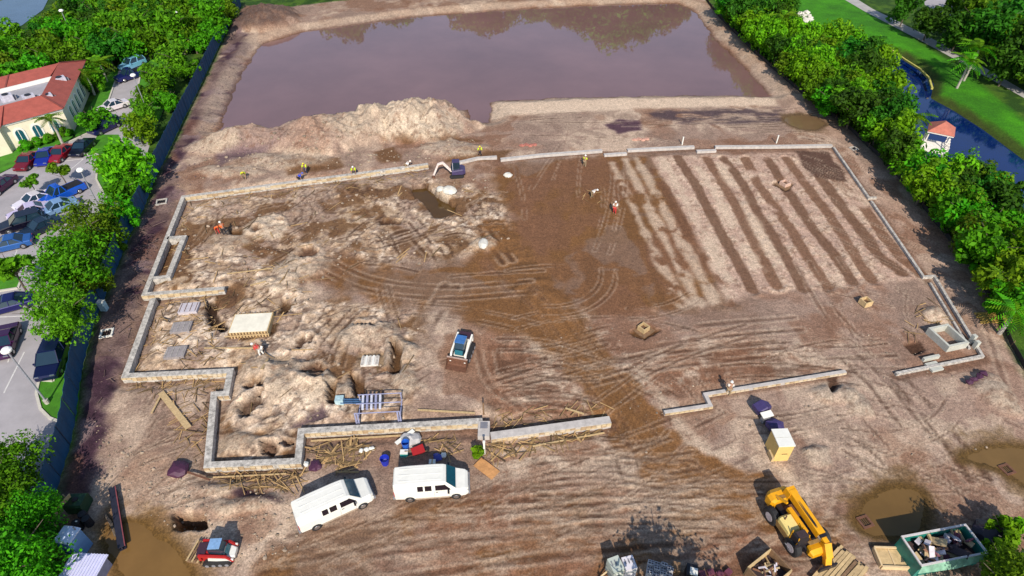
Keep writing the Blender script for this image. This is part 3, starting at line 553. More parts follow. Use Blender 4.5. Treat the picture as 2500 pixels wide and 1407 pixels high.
# ------------------------------------------------------------------ foundation walls
blk_me = [MB().box((0, 0, 0), (.385, .07, .185)).mesh('concrete_block', m) for m in BLOCK]
def wall(name, label, runs, z=.45, wd=.54, h=.85, blocks=True, m=None, courses=2, cat='wall', blk=.4):
    p0 = P(*runs[0][0], z); root = thing(name, label, cat, (p0.x, p0.y, 0)); nb = 0
    for px in runs:
        pts = [P(a, b, z) - Vector((p0.x, p0.y, z)) for a, b in px]; n = len(pts); Lf, Rt = [], []
        for i in range(n):
            d0 = (pts[i] - pts[i - 1]).normalized() if i else None; d1 = (pts[i + 1] - pts[i]).normalized() if i < n - 1 else None
            d0 = d0 or d1; d1 = d1 or d0; n0 = Vector((-d0.y, d0.x, 0)); n1_ = Vector((-d1.y, d1.x, 0)); nn = (n0 + n1_).normalized(); k = wd / 2 / max(nn.dot(n0), .45)
            Lf.append(pts[i] + nn * k); Rt.append(pts[i] - nn * k)
        mb = MB()
        secs = [[(*Lf[i][:2], z - h), (*Rt[i][:2], z - h), (*Rt[i][:2], z), (*Lf[i][:2], z)] for i in range(n)]
        mb.loft(secs); mb.build('wall_section', m or CONC, root)
        if not blocks: continue
        for i in range(n - 1):
            for side, E in ((1, Lf), (-1, Rt)):
                a, b = E[i], E[i + 1]; d = (b - a); L = d.length; d.normalize(); nr = Vector((-d.y, d.x, 0)) * side
                if nr.y > -.6: continue
                ca = math.atan2(d.y, d.x); q = int(L / blk)
                for j in range(q):
                    for c in range(courses):
                        if random.random() < .06 or nb >= 298: continue
                        o = link('concrete_block', random.choice(blk_me), root); nb += 1
                        c0 = a + d * ((j + .5 + (.5 if c else 0) * 0) * L / q) + nr * random.uniform(.02, .045)
                        o.location = (c0.x, c0.y, z - .15 - c * .2); o.rotation_euler = (0, 0, ca); o.scale = (blk / .4, 1, 1)
    return root
wall('foundation_wall', 'grey concrete foundation wall with tan block face turning corners round the near left rooms', [[(374, 728), (305, 917), (562, 905), (552, 960), (522, 962), (506, 1135), (727, 1125), (735, 1052), (1178, 1027)]], blk=.42)
wall('foundation_wall', 'long foundation wall with yellowish block face below the sand mounds, ending at the left back corner', [[(1045, 400), (868, 424), (735, 441), (447, 480), (352, 718), (548, 703)]], z=.45, wd=.48, blk=.62, courses=2)
wall('foundation_wall', 'small grey rectangular concrete ring joined to the left foundation wall', [[(408, 581), (449, 578), (410, 675), (374, 679)]], blocks=False, z=.45)
wall('foundation_wall', 'pale straight foundation wall running right from the grey pier to the haul road', [[(1198, 1064), (1490, 1024)]], z=.45, wd=.7, m=mat('pale_concrete', (.5, .46, .43), .85, nscale=2, namt=.25), blk=.42)
wall('foundation_wall', 'thin pale foundation wall with a notch, just right of the haul road', [[(1622, 1006), (1735, 989), (1722, 962), (2065, 906)]], z=.3, wd=.32, h=.5, m=mat('pale_concrete', None), blk=.42, courses=1)
wall('foundation_wall', 'thin pale foundation wall with jogs along the far side, next to the levee', [[(1110, 398), (1165, 385), (1213, 382)], [(1222, 388), (1320, 377), (1470, 366)], [(1475, 377), (1530, 373)], [(1532, 365), (1695, 357)], [(1701, 368), (1748, 366)], [(1746, 357), (1890, 356), (2032, 354)]], z=.3, wd=.5, h=.5, m=mat('pale_concrete', None), blocks=False)
wall('foundation_wall', 'narrow footing wall running down the right side of the trenches with a small jog', [[(2036, 359), (2122, 482), (2140, 481)], [(2128, 490), (2256, 675), (2282, 673), (2400, 868), (2188, 911)]], z=.25, wd=.26, h=.45, blocks=False)
wall('footing_wall', 'second narrow grey wall close inside the right footing wall, above the concrete pit', [[(2272, 690), (2368, 850)]], z=.2, wd=.2, h=.4, blocks=False)
pier = thing('concrete_pier', 'square grey concrete pier where the two near foundation walls meet', 'pier', G(1182, 1060)); MB().box((0, 0, .25), (.95, 1.5, 1.0)).build('shaft', mat('pale_concrete', None), pier); MB().box((0, .3, .77), (.6, .6, .05)).build('cap', mat('grey_cap', (.2, .2, .23), .8), pier)
# elevator pit
PITC = mat('pit_concrete', (.50, .50, .44), .8, nscale=2, namt=.2)
z0 = .75; pc = [P(*q, z0) for q in ((2279, 800), (2327, 790), (2357, 836), (2303, 848))]; c0 = sum(pc, Vector()) / 4
pit = thing('concrete_pit', 'pale open-topped square concrete pit in the right corner of the footings', 'pit', (c0.x, c0.y, 0))
dx_ = (pc[1] - pc[0]).length; hd = math.atan2((pc[1] - pc[0]).y, (pc[1] - pc[0]).x); dy_ = max((pc[3] - pc[0]).length, 2.0)
pit.rotation_euler = (0, 0, hd); T_ = .22
for nm, c, d in (('pit_wall', (0, dy_ / 2 - T_ / 2, .2), (dx_, T_, 1.1)), ('pit_wall', (0, -dy_ / 2 + T_ / 2, .2), (dx_, T_, 1.1)), ('pit_wall', (-dx_ / 2 + T_ / 2, 0, .2), (T_, dy_ - 2 * T_, 1.1)), ('pit_wall', (dx_ / 2 - T_ / 2, 0, .2), (T_, dy_ - 2 * T_, 1.1))): MB().box(c, d).build(nm, PITC, pit)
MB().box((0, 0, -.05), (dx_ - .5, dy_ - .5, .06)).build('pit_floor', mat('pit_mud', (.16, .09, .06), .8), pit)
t = thing('concrete_slab', 'pale low concrete wall stub left of the open pit', 'slab', G(2270, 878), hd); MB().box((0, 0, .15), (1.7, .25, .5)).build('stub', PITC, t); MB().box((-.4, -.9, .1), (1.2, 1.0, .2)).build('base', PITC, t)
t = thing('concrete_column', 'pair of short pale concrete columns right of the open pit', 'column', G(2368, 838), hd); MB().box((0, 0, .5), (.35, .35, 1.1)).build('column', PITC, t); MB().box((-.1, -.6, .4), (.35, .35, .9)).build('column', PITC, t)
# pads and forms
t = thing('pile_cap', 'large pale concrete cap in a boarded brown form', 'slab', G(617, 800), head((572, 800), (665, 795)))
MB().box((0, 0, .2), (3.5, 2.5, .95)).build('concrete_top', mat('fresh_concrete', (.80, .75, .62), .75, nscale=1.2, namt=.15), t)
rim = MB()
for c, d in (((0, 1.3, .3), (3.7, .1, .7)), ((0, -1.3, .3), (3.7, .1, .7)), ((-1.8, 0, .3), (.1, 2.5, .7)), ((1.8, 0, .3), (.1, 2.5, .7))): MB().box(c, d).build('form_board', WOOD2, t)
st_me = MB().box((0, 0, .32), (.09, .12, .75)).mesh('form_stake', WOODD)
for j in range(13): o = link('form_stake', st_me, t); o.location = (-1.75 + j * .29, -1.42, 0)
for j in range(8): o = link('form_stake', st_me, t); o.location = (-1.75 + j * .5, 1.42, 0)
MB().bar((-2.1, -1.53, .45), (2.0, -1.53, .5), .06, .1).build('waler', WOOD, t)
rb = mat('footing_grey', (.30, .27, .27), .85, nscale=3, namt=.25)
for px, lab, wt_ in (((463, 756), 'pale footing pad with a rebar grid, upper of three in the left room', 1), ((445, 803), 'grey square footing pad, middle of three in the left room', 0), ((431, 864), 'grey square footing pad, lowest of three in the left room', 0)):
    t = thing('footing_pad', lab, 'footing', G(*px), head((440, 760), (490, 756)), 'footing pads in the left room')
    MB().box((0, 0, .05), (1.8, 1.4, .5)).build('pad', mat('pale_pad', (.52, .48, .52), .8, namt=.2) if wt_ else rb, t)
    for k in range(4): MB().bar((-.75 + .5 * k, -.6, .33), (-.75 + .5 * k, .6, .33), .04).build('rebar', RUST if wt_ else CONC, t)
t = thing('footing_pad', 'white slatted footing pad beside the muddy trenches in the middle left', 'footing', G(904, 884), 0.05)
MB().box((0, 0, .0), (1.6, 1.1, .4)).build('pad', mat('white_pad', (.7, .66, .62), .8, namt=.3), t)
for k in range(5): MB().box((-.64 + .32 * k, 0, .25), (.18, 1.15, .06)).build('slat', WHITEP if k % 2 else CONC, t)
def column_form(px, lab, sz, hh, rot, mt, base=True):
    t = thing('column_form', lab, 'formwork', G(*px), rot, 'column forms on the graded soil')
    if base: MB().box((0, 0, .02), (sz * 2.1, sz * 2.1, .22)).build('base_plate', WOODD, t)
    s = sz / 2
    for c, d in (((0, s, hh / 2 + .1), (sz + .12, .1, hh)), ((0, -s, hh / 2 + .1), (sz + .12, .1, hh)), ((-s, 0, hh / 2 + .1), (.1, sz - .1, hh)), ((s, 0, hh / 2 + .1), (.1, sz - .1, hh))): MB().box(c, d).build('form_board', mt, t)
    MB().box((0, 0, hh * .3 + .1), (sz - .14, sz - .14, hh * .3)).build('fill', mat('form_fill', (.13, .07, .04), .9), t)
column_form((1570, 808), 'tan square timber column form on a brown base plate', .75, .55, .7, WOOD); column_form((1915, 454), 'pale pinkish box form among the parallel trenches', .9, .5, .5, mat('pink_ply', (.62, .42, .33), .8)); column_form((2110, 745), 'small tan box form on smooth soil below the trenches', .8, .6, .35, WOOD2, False)
# rack of grey conduits
t = thing('conduit_rack', 'frame of grey blue pipes with a ladder of conduits standing against the near foundation wall', 'conduit rack', G(925, 1010), .06)
CON = mat('blue_grey_conduit', (.33, .34, .50), .5, namt=.2)
for x in (-1.7, -1.5, 1.75, 1.95): MB().tube([(x, -1.0, 0), (x, -.9, 1.3)], .07, 6).build('upright', CON, t)
for x in (-1.65, 1.85): MB().bar((x, -1.0, .1), (x, 1.2, .1), .09).build('sill', CON, t); MB().tube([(x, 1.2, 0), (x, 1.2, 1.1)], .06, 6).build('upright', CON, t)
for y, z in ((1.2, 1.1), (-.9, 1.3), (.2, 1.15)): MB().bar((-1.75, y, z), (1.95, y, z), .06).build('cross_bar', CON, t)
for k in range(5): MB().tube([(-1.2 + .36 * k, -.2, .9), (-1.3 + .36 * k, 1.15, 1.0)], .11, 8).build('conduit', CON if k % 2 else mat('pale_conduit', (.62, .63, .72), .5), t)
t = thing('conduit_bundle', 'blue pipes and pale box stub left of the conduit rack', 'pipes', G(850, 990), .05)
for k in range(3): MB().tube([(-.6, .2 * k, .35), (1.7, .2 * k - .1, .3)], .06, 6).build('pipe', mat('teal_pipe', (.02, .09, .22), .5), t)
MB().box((-.7, .3, .35), (.7, .6, .6)).build('junction_box', mat('pale_blue_box', (.42, .58, .62), .5), t)
# ------------------------------------------------------------------ building at the left
ST = mat('cream_stucco', (.80, .72, .55), .85, nscale=1.5, namt=.08); ROOF = mat('red_roof_tile', (.36, .085, .062), .8, nscale=1.2, namt=.2, bump=.5, bscale=8); TRIM = mat('white_trim', (.82, .80, .74), .7, namt=.05); FLATR = mat('flat_roof', (.34, .33, .36), .85, nscale=.5, namt=.2); WGL = mat('window_glass', (.015, .10, .13), .1, spec=.8, namt=.2)
A = P(180, 325); fd = Vector((-.722, -.692, 0)); sd_ = Vector((-.33, .944, 0)); bz = thing('stucco_building', 'cream building with arched windows and a red tiled roof around a sunken flat roof', 'building', A)
HW = 3.7; FL = 26.0; DL = 18.5
def bl(u, v, z): q = fd * u + sd_ * v; return (q.x, q.y, z)
def prism(poly, z0, z1):
    mb = MB(); n = len(poly); mb.v = [bl(u, v, z0) for u, v in poly] + [bl(u, v, z1) for u, v in poly]
    mb.f = [tuple(range(n)), tuple(range(n, 2 * n))] + [(i, (i + 1) % n, n + (i + 1) % n, n + i) for i in range(n)]; return mb
prism([(0, 0), (0, DL), (FL, DL), (FL, 0)], 0, HW).build('wall', ST, bz)
prism([(7.6, -.9), (7.6, -.003), (20, -.003), (20, -.9)], 0, HW - .1).build('entrance_block', ST, bz)
prism([(-.15, -.15), (-.15, DL + .15), (FL, DL + .15), (FL, -.15)], HW - .18, HW + .12).build('cornice', TRIM, bz)
o_ = [(-.4, -.4), (-.4, DL + .4), (FL, DL + .4), (FL, -.4)]; i_ = [(2.6, 3.4), (2.6, DL - 2.2), (FL, DL - 2.2), (FL, 3.4)]; HR = HW + 1.45
for k in range(3 if True else 4):
    a, b = (o_[0], o_[1]) if k == 0 else ((o_[1], o_[2]) if k == 1 else (o_[3], o_[0])); c, d = (i_[0], i_[1]) if k == 0 else ((i_[1], i_[2]) if k == 1 else (i_[3], i_[0]))
    mb = MB(); mb.quad(bl(*a, HW + .13), bl(*b, HW + .13), bl(*d, HR), bl(*c, HR)); mb.quad(bl(*c, HR), bl(*d, HR), bl(*d, HW + .3), bl(*c, HW + .3)); mb.build('roof_slope', ROOF, bz)
mb = MB(); mb.quad(bl(7.2, -1.3, HW + .135), bl(20.4, -1.3, HW + .135), bl(20.4, 3.0, HR + .02), bl(7.2, 3.0, HR + .02)); mb.quad(bl(7.2, -1.3, HW + .135), bl(7.2, 3.0, HR + .02), bl(7.2, 3.0, HW + .135)); mb.build('roof_slope', ROOF, bz, fix=False)
for (a, b) in ((o_[0], i_[0]), (o_[1], i_[1])): MB().bar(bl(*a, HW + .2), bl(*b, HR + .04), .22, .12).build('hip_cap', mat('dark_ridge', (.2, .05, .04), .8), bz)
prism(i_, HW + .05, HW + .32).build('flat_roof', FLATR, bz)
mb = MB(); mb.quad(bl(2.6, DL - 2.2, HR), bl(FL, DL - 2.2, HR), bl(FL, DL - 5.6, HW + .75), bl(3.6, DL - 5.6, HW + .75)); mb.quad(bl(3.6, DL - 5.6, HW + .75), bl(FL, DL - 5.6, HW + .75), bl(FL, DL - 5.6, HW + .3), bl(3.6, DL - 5.6, HW + .3)); mb.build('roof_slope', ROOF, bz, fix=False)
prism([(2.7, DL - 6.1), (2.7, DL - 5.62), (FL, DL - 5.62), (FL, DL - 6.1)], HW + .3, HW + .8).build('parapet', TRIM, bz)
MB().bar(bl(9.5, DL - 2.3, HR + .03), bl(9.5, DL - 5.5, HW + .8), .2, .1).build('hip_cap', mat('dark_ridge', None), bz)
def arch(u, v, w_, h, z, side=False):
    ax = (lambda s, t_, d: (fd * (u + s) + sd_ * (v - d) + Vector((0, 0, t_)))) if not side else (lambda s, t_, d: (fd * (u - d) + sd_ * (v + s) + Vector((0, 0, t_))))
    def ring(ww, hh, d): return [ax(-ww / 2, z, d), ax(ww / 2, z, d)] + [ax(ww / 2 * math.cos(q), z + hh - ww / 2 + ww / 2 * math.sin(q), d) for q in [math.pi * k / 8 for k in range(9)]]
    fr = MB().loft([ring(w_ + .45, h + .25, -.02), ring(w_ + .45, h + .25, .09)]).build('window', TRIM, bz); MB().loft([ring(w_, h, .05), ring(w_, h, .115)]).build('pane', WGL, fr)
    MB().bar(ax(0, z, .13), ax(0, z + h - .05, .13), .07).build('mullion', TRIM, fr)
for u in (1.7, 3.9, 6.0): arch(u, 0, .95, 1.7, .9)
arch(10.2, -.9, 1.5, 2.7, .05); arch(12.6, -.9, .7, 1.2, 1.0)
for v in (3, 5.2, 7.4, 9.6, 11.8): arch(0, v, 1.0, 2.0, .8, True)
def ac(px, z, lab):
    p = P(*px, z); t = thing('rooftop_unit', lab, 'air conditioner', p, .75, 'air conditioning units on the sunken roof')
    MB().box((0, 0, .45), (1.5, 1.2, .9)).build('casing', mat('ac_casing', (.55, .53, .6), .5), t); MB().tube([(0, 0, .9), (0, 0, 1.0)], .42, 12).build('fan', BLACK, t); MB().box((.95, 0, .3), (.35, .6, .5)).build('duct', GREYP, t)
for px, lab in (((20, 246), 'pale air conditioner on the flat roof near the left picture edge'), ((75, 247), 'small purple-grey air conditioner near the middle of the sunken roof'), ((118, 246), 'white air conditioner beside the near red roof slope'), ((150, 203), 'pale air conditioner at the far end of the sunken roof')): ac(px, HW + .3, lab)
# gazebo on the canal
GZ = mat('gazebo_white', (.82, .78, .72), .6, namt=.05)
ga, gb = P(2278, 372, .3), P(2299, 316, 2.5); gb.z = .3; gh = math.atan2((gb - ga).y, (gb - ga).x)
t = thing('pavilion', 'white canal dock with railings leading to a small red hipped roof', 'dock', (ga.x, ga.y, 0), gh)
L_ = (gb - ga).length + 1.3
for k in range(int(L_ / .5)): MB().box((k * .5 + .25, 0, .25), (.47, 3.0, .1)).build('deck_plank', GZ, t)
for sy in (-1, 1):
    MB().bar((0, sy * 1.55, 1.2), (L_, sy * 1.55, 1.2), .1).build('rail', GZ, t)
    MB().bar((0, sy * 1.55, .75), (L_, sy * 1.55, .75), .06).build('rail', GZ, t)
    for k in range(5): MB().bar((.1 + k * (L_ - .2) / 4, sy * 1.55, -1.2), (.1 + k * (L_ - .2) / 4, sy * 1.55, 1.35), .12).build('post', GZ, t)
for sx in (L_ - 2.5, L_ - .1):
    for sy in (-1.3, 1.3): MB().bar((sx, sy, .3), (sx, sy, 2.5), .14).build('roof_post', GZ, t)
cx_ = L_ - 1.3; e = 1.65; z_ = 2.5
mb = MB(); q = [(cx_ - e, -e, z_), (cx_ + e, -e, z_), (cx_ + e, e, z_), (cx_ - e, e, z_)]; r1 = (cx_ - .25, 0, z_ + 1.2); r2 = (cx_ + .25, 0, z_ + 1.2)
mb.quad(q[0], q[1], r2, r1); mb.quad(q[1], q[2], r2); mb.quad(q[2], q[3], r1, r2); mb.quad(q[3], q[0], r1); mb.quad(*[(a, b, c - .02) for a, b, c in q][::-1]); mb.build('roof', mat('pavilion_roof', (.50, .16, .11), .8, namt=.2), t)
MB().box((cx_, 0, z_ - .12), (e * 2 - .1, e * 2 - .1, .16)).build('fascia', GZ, t)
# canal edge stones and sea wall
rr_ = random.Random(5); nrk = 0
for cxp, cyp, sx, sy, n_, lab in ((1965, 45, 16, 12, 26, 'pale boulder heaped at the grassy upper end of the canal'), (1958, 75, 10, 8, 12, 'pale boulder heaped at the grassy upper end of the canal'), (2250, 228, 16, 9, 20, 'white boulder on the narrow neck of the canal'), (2290, 256, 30, 6, 22, 'white boulder lined up along the far canal bank')):
    for _ in range(n_):
        dxp = rr_.uniform(-1, 1); p = P(cxp + dxp * sx, cyp + (dxp * sy * .7 if sx > 20 else rr_.uniform(-sy, sy)) + rr_.uniform(-4, 4)); r = rr_.uniform(.35, .75)
        o = MB().lump((0, 0, .1), r, nrk).build('boulder', ROCKM, smooth=False); o.location = (p.x, p.y, ground(p.x, p.y)); nrk += 1; tag(o, ('larger ' if r > .58 else 'smaller ' if r < .45 else 'middling ') + lab, 'rock', 'boulders along the canal')
mb = MB(); sw = PP([(2176, 122), (2210, 146), (2245, 168), (2268, 190), (2276, 216)])
for a, b in zip(sw[:-1], sw[1:]): mb.bar((*a, -.05), (*b, -.05), .3, .3)
tag(mb.build('sea_wall', mat('yellow_kerb', (.50, .45, .10), .8), None), 'low yellowish edging wall curving round the canal inlet', 'wall')
# ------------------------------------------------------------------ trees
def leafmat(name, dark, lite):
    m = bpy.data.materials.new(name); m.use_nodes = True; n = m.node_tree; b = n.nodes['Principled BSDF']
    g = n.nodes.new('ShaderNodeNewGeometry'); oi = n.nodes.new('ShaderNodeObjectInfo'); tc = n.nodes.new('ShaderNodeTexCoord')
    no = n.nodes.new('ShaderNodeTexNoise'); no.inputs['Scale'].default_value = .8; n.links.new(tc.outputs['Object'], no.inputs['Vector'])
    ad = n.nodes.new('ShaderNodeMath'); ad.operation = 'ADD'; n.links.new(g.outputs['Random Per Island'], ad.inputs[0]); n.links.new(no.outputs[0], ad.inputs[1])
    ml = n.nodes.new('ShaderNodeMath'); ml.operation = 'MULTIPLY'; ml.inputs[1].default_value = .62; n.links.new(ad.outputs[0], ml.inputs[0])
    cr = n.nodes.new('ShaderNodeValToRGB'); cr.color_ramp.elements[0].position = .2; cr.color_ramp.elements[0].color = (*dark, 1); cr.color_ramp.elements[1].position = .8; cr.color_ramp.elements[1].color = (*lite, 1)
    n.links.new(ml.outputs[0], cr.inputs[0])
    hs = n.nodes.new('ShaderNodeHueSaturation'); mr = n.nodes.new('ShaderNodeMapRange'); mr.inputs[3].default_value = .8; mr.inputs[4].default_value = 1.5; n.links.new(oi.outputs['Random'], mr.inputs[0]); n.links.new(mr.outputs[0], hs.inputs['Value'])
    m2 = n.nodes.new('ShaderNodeMapRange'); m2.inputs[3].default_value = .465; m2.inputs[4].default_value = .515; n.links.new(oi.outputs['Random'], m2.inputs[0]); n.links.new(m2.outputs[0], hs.inputs['Hue'])
    n.links.new(cr.outputs[0], hs.inputs['Color'])
    n.links.new(hs.outputs[0], b.inputs['Base Color']); b.inputs['Roughness'].default_value = .7; b.inputs['Specular IOR Level'].default_value = .2
    tr = n.nodes.new('ShaderNodeBsdfTranslucent'); n.links.new(hs.outputs[0], tr.inputs[0]); mx = n.nodes.new('ShaderNodeMixShader'); mx.inputs[0].default_value = .36
    n.links.new(b.outputs[0], mx.inputs[1]); n.links.new(tr.outputs[0], mx.inputs[2]); n.links.new(mx.outputs[0], n.nodes['Material Output'].inputs[0])
    return m
LF = [leafmat('leaf_green', (.010, .065, .001), (.075, .30, .003)), leafmat('leaf_olive', (.022, .075, .002), (.115, .26, .005)), leafmat('leaf_dark', (.006, .042, .003), (.035, .17, .006)), leafmat('leaf_lime', (.030, .13, .001), (.14, .38, .004))]
BARK = mat('bark', (.13, .10, .075), .9, nscale=5, namt=.4); BARKP = mat('pale_bark', (.42, .38, .33), .9, nscale=5, namt=.3)
def crown_mesh(name, n, rx, rz, seed, m, ls=.3, blobs=16, sparse=0.0, base=.0):
    r = np.random.RandomState(seed); bc = []
    for i in range(blobs):
        d = r.normal(size=3); d /= np.linalg.norm(d); q = r.rand() ** .5 * .86; bc.append((d[0] * q * rx, d[1] * q * rx, d[2] * q * rz, r.uniform(.14, .42)))
    bc = np.array(bc); k = r.randint(0, blobs, n); d = r.normal(size=(n, 3)); d /= np.linalg.norm(d, axis=1)[:, None]
    rad = bc[k, 3] * (r.rand(n) ** (.25 if not sparse else .5)); cpos = bc[k, :3] + d * rad[:, None] * np.array([rx, rx, rz * 1.1])
    nr = d + r.normal(size=(n, 3)) * .55 + np.array([0, 0, .35]); nr /= np.linalg.norm(nr, axis=1)[:, None]
    t = np.cross(nr, r.normal(size=(n, 3))); t /= np.linalg.norm(t, axis=1)[:, None] + 1e-9; b = np.cross(nr, t)
    s = ls * r.uniform(.45, 1.6, n)[:, None]
    V = np.stack([cpos - t * s, cpos - b * s * .55 + nr * s * .12, cpos + t * s, cpos + b * s * .55 + nr * s * .12], 1).reshape(-1, 3)
    V[:, 2] = np.maximum(V[:, 2], -base)
    me = bpy.data.meshes.new(name); me.vertices.add(4 * n); me.vertices.foreach_set('co', V.astype(np.float32).ravel()); me.loops.add(4 * n); me.loops.foreach_set('vertex_index', np.arange(4 * n, dtype=np.int32)); me.polygons.add(n); me.polygons.foreach_set('loop_start', np.arange(0, 4 * n, 4, dtype=np.int32)); me.update(calc_edges=True)
    me.materials.append(m); return me
def trunk_mesh(h, r, seed, spread, m, limbs=5):
    rr = random.Random(seed); mb = MB(); top = (rr.uniform(-.2, .2), rr.uniform(-.2, .2), h)
    mb.tube([(0, 0, -.1), (.05, 0, h * .5), top], [r, r * .75, r * .5], 7)
    for k in range(limbs):
        a = 6.28 * k / limbs + rr.uniform(-.4, .4); z = h * rr.uniform(.55, .95); L = spread * rr.uniform(.6, .95)
        mb.tube([(0, 0, z), (math.cos(a) * L * .5, math.sin(a) * L * .5, z + L * .45), (math.cos(a) * L, math.sin(a) * L, z + L * .75)], [r * .45, r * .3, r * .1], 5, False)
    return mb.mesh('trunk', m)
# kinds: crown half width, half height, crown centre height
KINDS = {}
def kind(key, nm, n, rx, rz, cz, lm, ls, seed, blobs=16, sparse=0, tr=.16, bark=None):
    KINDS[key] = (nm, [crown_mesh('crown', n, rx, rz, seed + j, lm, ls, blobs, sparse, base=cz - .1) for j in range(2)], trunk_mesh(cz, tr, seed, rx, bark or BARK), cz, rx)
kind('bush', 'bushy_tree', 2300, 2.7, 2.4, 2.6, LF[0], .23, 100, 28); kind('bright', 'bushy_tree', 2500, 2.9, 2.8, 3.1, LF[3], .22, 110, 32); kind('olive', 'bushy_tree', 2000, 2.6, 2.7, 3.0, LF[1], .2, 120, 30)
kind('dark', 'bushy_tree', 2400, 3.1, 2.9, 3.6, LF[2], .24, 130, 32); kind('wood', 'woodland_tree', 2200, 3.7, 3.1, 3.6, LF[0], .30, 140, 34); kind('woodo', 'woodland_tree', 2000, 3.7, 2.9, 3.4, LF[1], .28, 150, 34); kind('woodd', 'woodland_tree', 2200, 3.8, 3.3, 4.0, LF[2], .31, 155, 34)
kind('oak', 'oak_tree', 7500, 4.6, 3.5, 4.6, LF[0], .17, 160, 60, 0, .22); kind('oako', 'oak_tree', 5200, 3.9, 3.1, 4.4, LF[1], .16, 165, 50, 1, .2); kind('lot', 'young_tree', 900, 1.5, 1.1, 2.7, LF[1], .2, 170, 12, 1, .08); kind('hedge', 'hedge_bush', 420, .9, .7, .65, LF[0], .2, 180, 8, 0, .05); kind('shrub', 'leafy_shrub', 700, 1.3, 1.2, 1.3, LF[3], .24, 185, 10, 1, .06); kind('bare', 'bare_tree', 260, 2.2, 2.0, 3.4, LF[1], .18, 190, 14, 1, .13, BARKP)
TN = [0]
def tree(px, key, label, cat='tree', group=None, scale=1.0, z=None, pos=None):
    nm, cr, tr, cz, rx = KINDS[key]
    p = pos if pos is not None else P(*px, cz * scale * 1.05)
    x, y = p[0], p[1]; TN[0] += 1; rr = random.Random(TN[0])
    t = thing(nm, label, cat, (x, y, max(ground(x, y), -.5) if -129 < x < 129 and 15 < y < 167 else 0), rr.uniform(0, 6.28), group)
    s = scale * rr.uniform(.92, 1.08); t.scale = (s, s, s * rr.uniform(.9, 1.12))
    c = link('crown', cr[TN[0] % 2], t); c.location = (0, 0, cz); link('trunk', tr, t); return t
def inpoly(x, y, poly):
    ins = False
    for (ax, ay), (bx, by) in zip(poly, poly[1:] + poly[:1]):
        if (ay > y) != (by > y) and x < (bx - ax) * (y - ay) / (by - ay) + ax: ins = not ins
    return ins
ORD = 'first second third fourth fifth sixth seventh eighth ninth tenth eleventh twelfth thirteenth fourteenth fifteenth sixteenth'.split()
def relabel(items, order):
    """items: (tree, label with {o}); the ordinal counts look-alikes of one zone along the given order"""
    by = {}
    for t, l in items: by.setdefault(l, []).append(t)
    for l, ts in by.items():
        ts.sort(key=order)
        for k, t in enumerate(ts): t['label'] = l.replace('{o}', ORD[min(k, 15)])
def fill(px, kinds, step, seed, z, smin, smax, group, zone, order, avoid=()):
    poly = PP(px, z); rr = random.Random(seed); x0, x1 = min(p[0] for p in poly), max(p[0] for p in poly); y0, y1 = min(p[1] for p in poly), max(p[1] for p in poly); k = 0; items = []
    y = y0
    while y < y1:
        x = x0 + (step / 2 if k % 2 else 0)
        while x < x1:
            a, b = x + rr.uniform(-.45, .45) * step, y + rr.uniform(-.45, .45) * step
            if inpoly(a, b, poly) and not any((a - c[0]) ** 2 + (b - c[1]) ** 2 < c[2] ** 2 for c in avoid):
                kd = rr.choice(kinds); t = tree(None, kd, 'tree', 'tree', group, rr.uniform(smin, smax), pos=(a, b)); items.append((t, zone(kd, a, b)))
            x += step
        y += step * .86; k += 1
    relabel(items, order)
COLN = {'bush': 'mid green', 'bright': 'lime green', 'olive': 'olive', 'dark': 'dark green', 'wood': 'mid green', 'woodo': 'olive', 'woodd': 'dark green'}
gz_c = P(2278, 372); gz_d = P(2255, 395)
edge_r = PP(RIGHT_PX)
def zr(kd, a, b):
    ed = min(math.hypot(a - p[0], b - p[1]) for p in resample(edge_r, 1.5)); zo = 'by the pond' if b > 100 else 'by the levee' if b > 84 else 'opposite the trenches' if b > 62 else 'near the dock side' if b > 50 else 'near the concrete pit'
    return '{o} %s tree from the pond, %s right belt %s' % (COLN[kd], 'site edge of' if ed < 4.2 else 'middle of' if ed < 8 else 'canal side of', zo)
fill([(1762, 22), (1795, 0), (1905, 0), (1940, 60), (1985, 100), (2075, 115), (2145, 158), (2182, 215), (2188, 280), (2208, 340), (2230, 400), (2412, 415), (2435, 470), (2468, 550), (2520, 610), (2540, 900), (2490, 800), (2435, 700), (2360, 600), (2280, 500), (2190, 390), (2095, 298), (1975, 208), (1860, 108)], ['bush', 'bright', 'bright', 'olive', 'bush', 'dark'], 2.55, 21, 2.2, .7, 1.15, 'trees of the right belt', zr, lambda t: -t.location.y, [(gz_c.x, gz_c.y, 5.2), (gz_d.x, gz_d.y, 4.0), (P(2285, 430).x, P(2285, 430).y, 3.8), (P(2265, 450).x, P(2265, 450).y, 2.2)])
def zw(kd, a, b):
    row = 'front row' if b < 112 else 'second row' if b < 122 else 'third row' if b < 134 else 'back row'; return '{o} %s tree from the left, %s of the top left wood' % (COLN[kd], row)
fill([(-60, 118), (60, 88), (125, 52), (200, 4), (590, -10), (572, 16), (535, 80), (500, 78), (410, 92), (330, 120), (280, 134), (215, 146), (120, 166), (40, 205), (-60, 220)], ['wood', 'wood', 'woodo', 'woodd', 'wood'], 4.2, 22, 3.2, .75, 1.1, 'trees of the top left wood', zw, lambda t: t.location.x)
def zg(kd, a, b):
    return '{o} %s park tree from the cart path, %s' % (COLN[kd], 'right edge of the picture' if b < 95 else 'beyond the fairway' if b < 120 else 'top right corner')
fill([(2285, -5), (2330, -15), (2640, -15), (2640, 250), (2540, 160), (2460, 110), (2400, 80), (2340, 40)], ['woodd', 'woodd', 'wood', 'woodo'], 6.0, 23, 4.5, 1.0, 1.45, 'park trees at the top right', zg, lambda t: t.location.x)
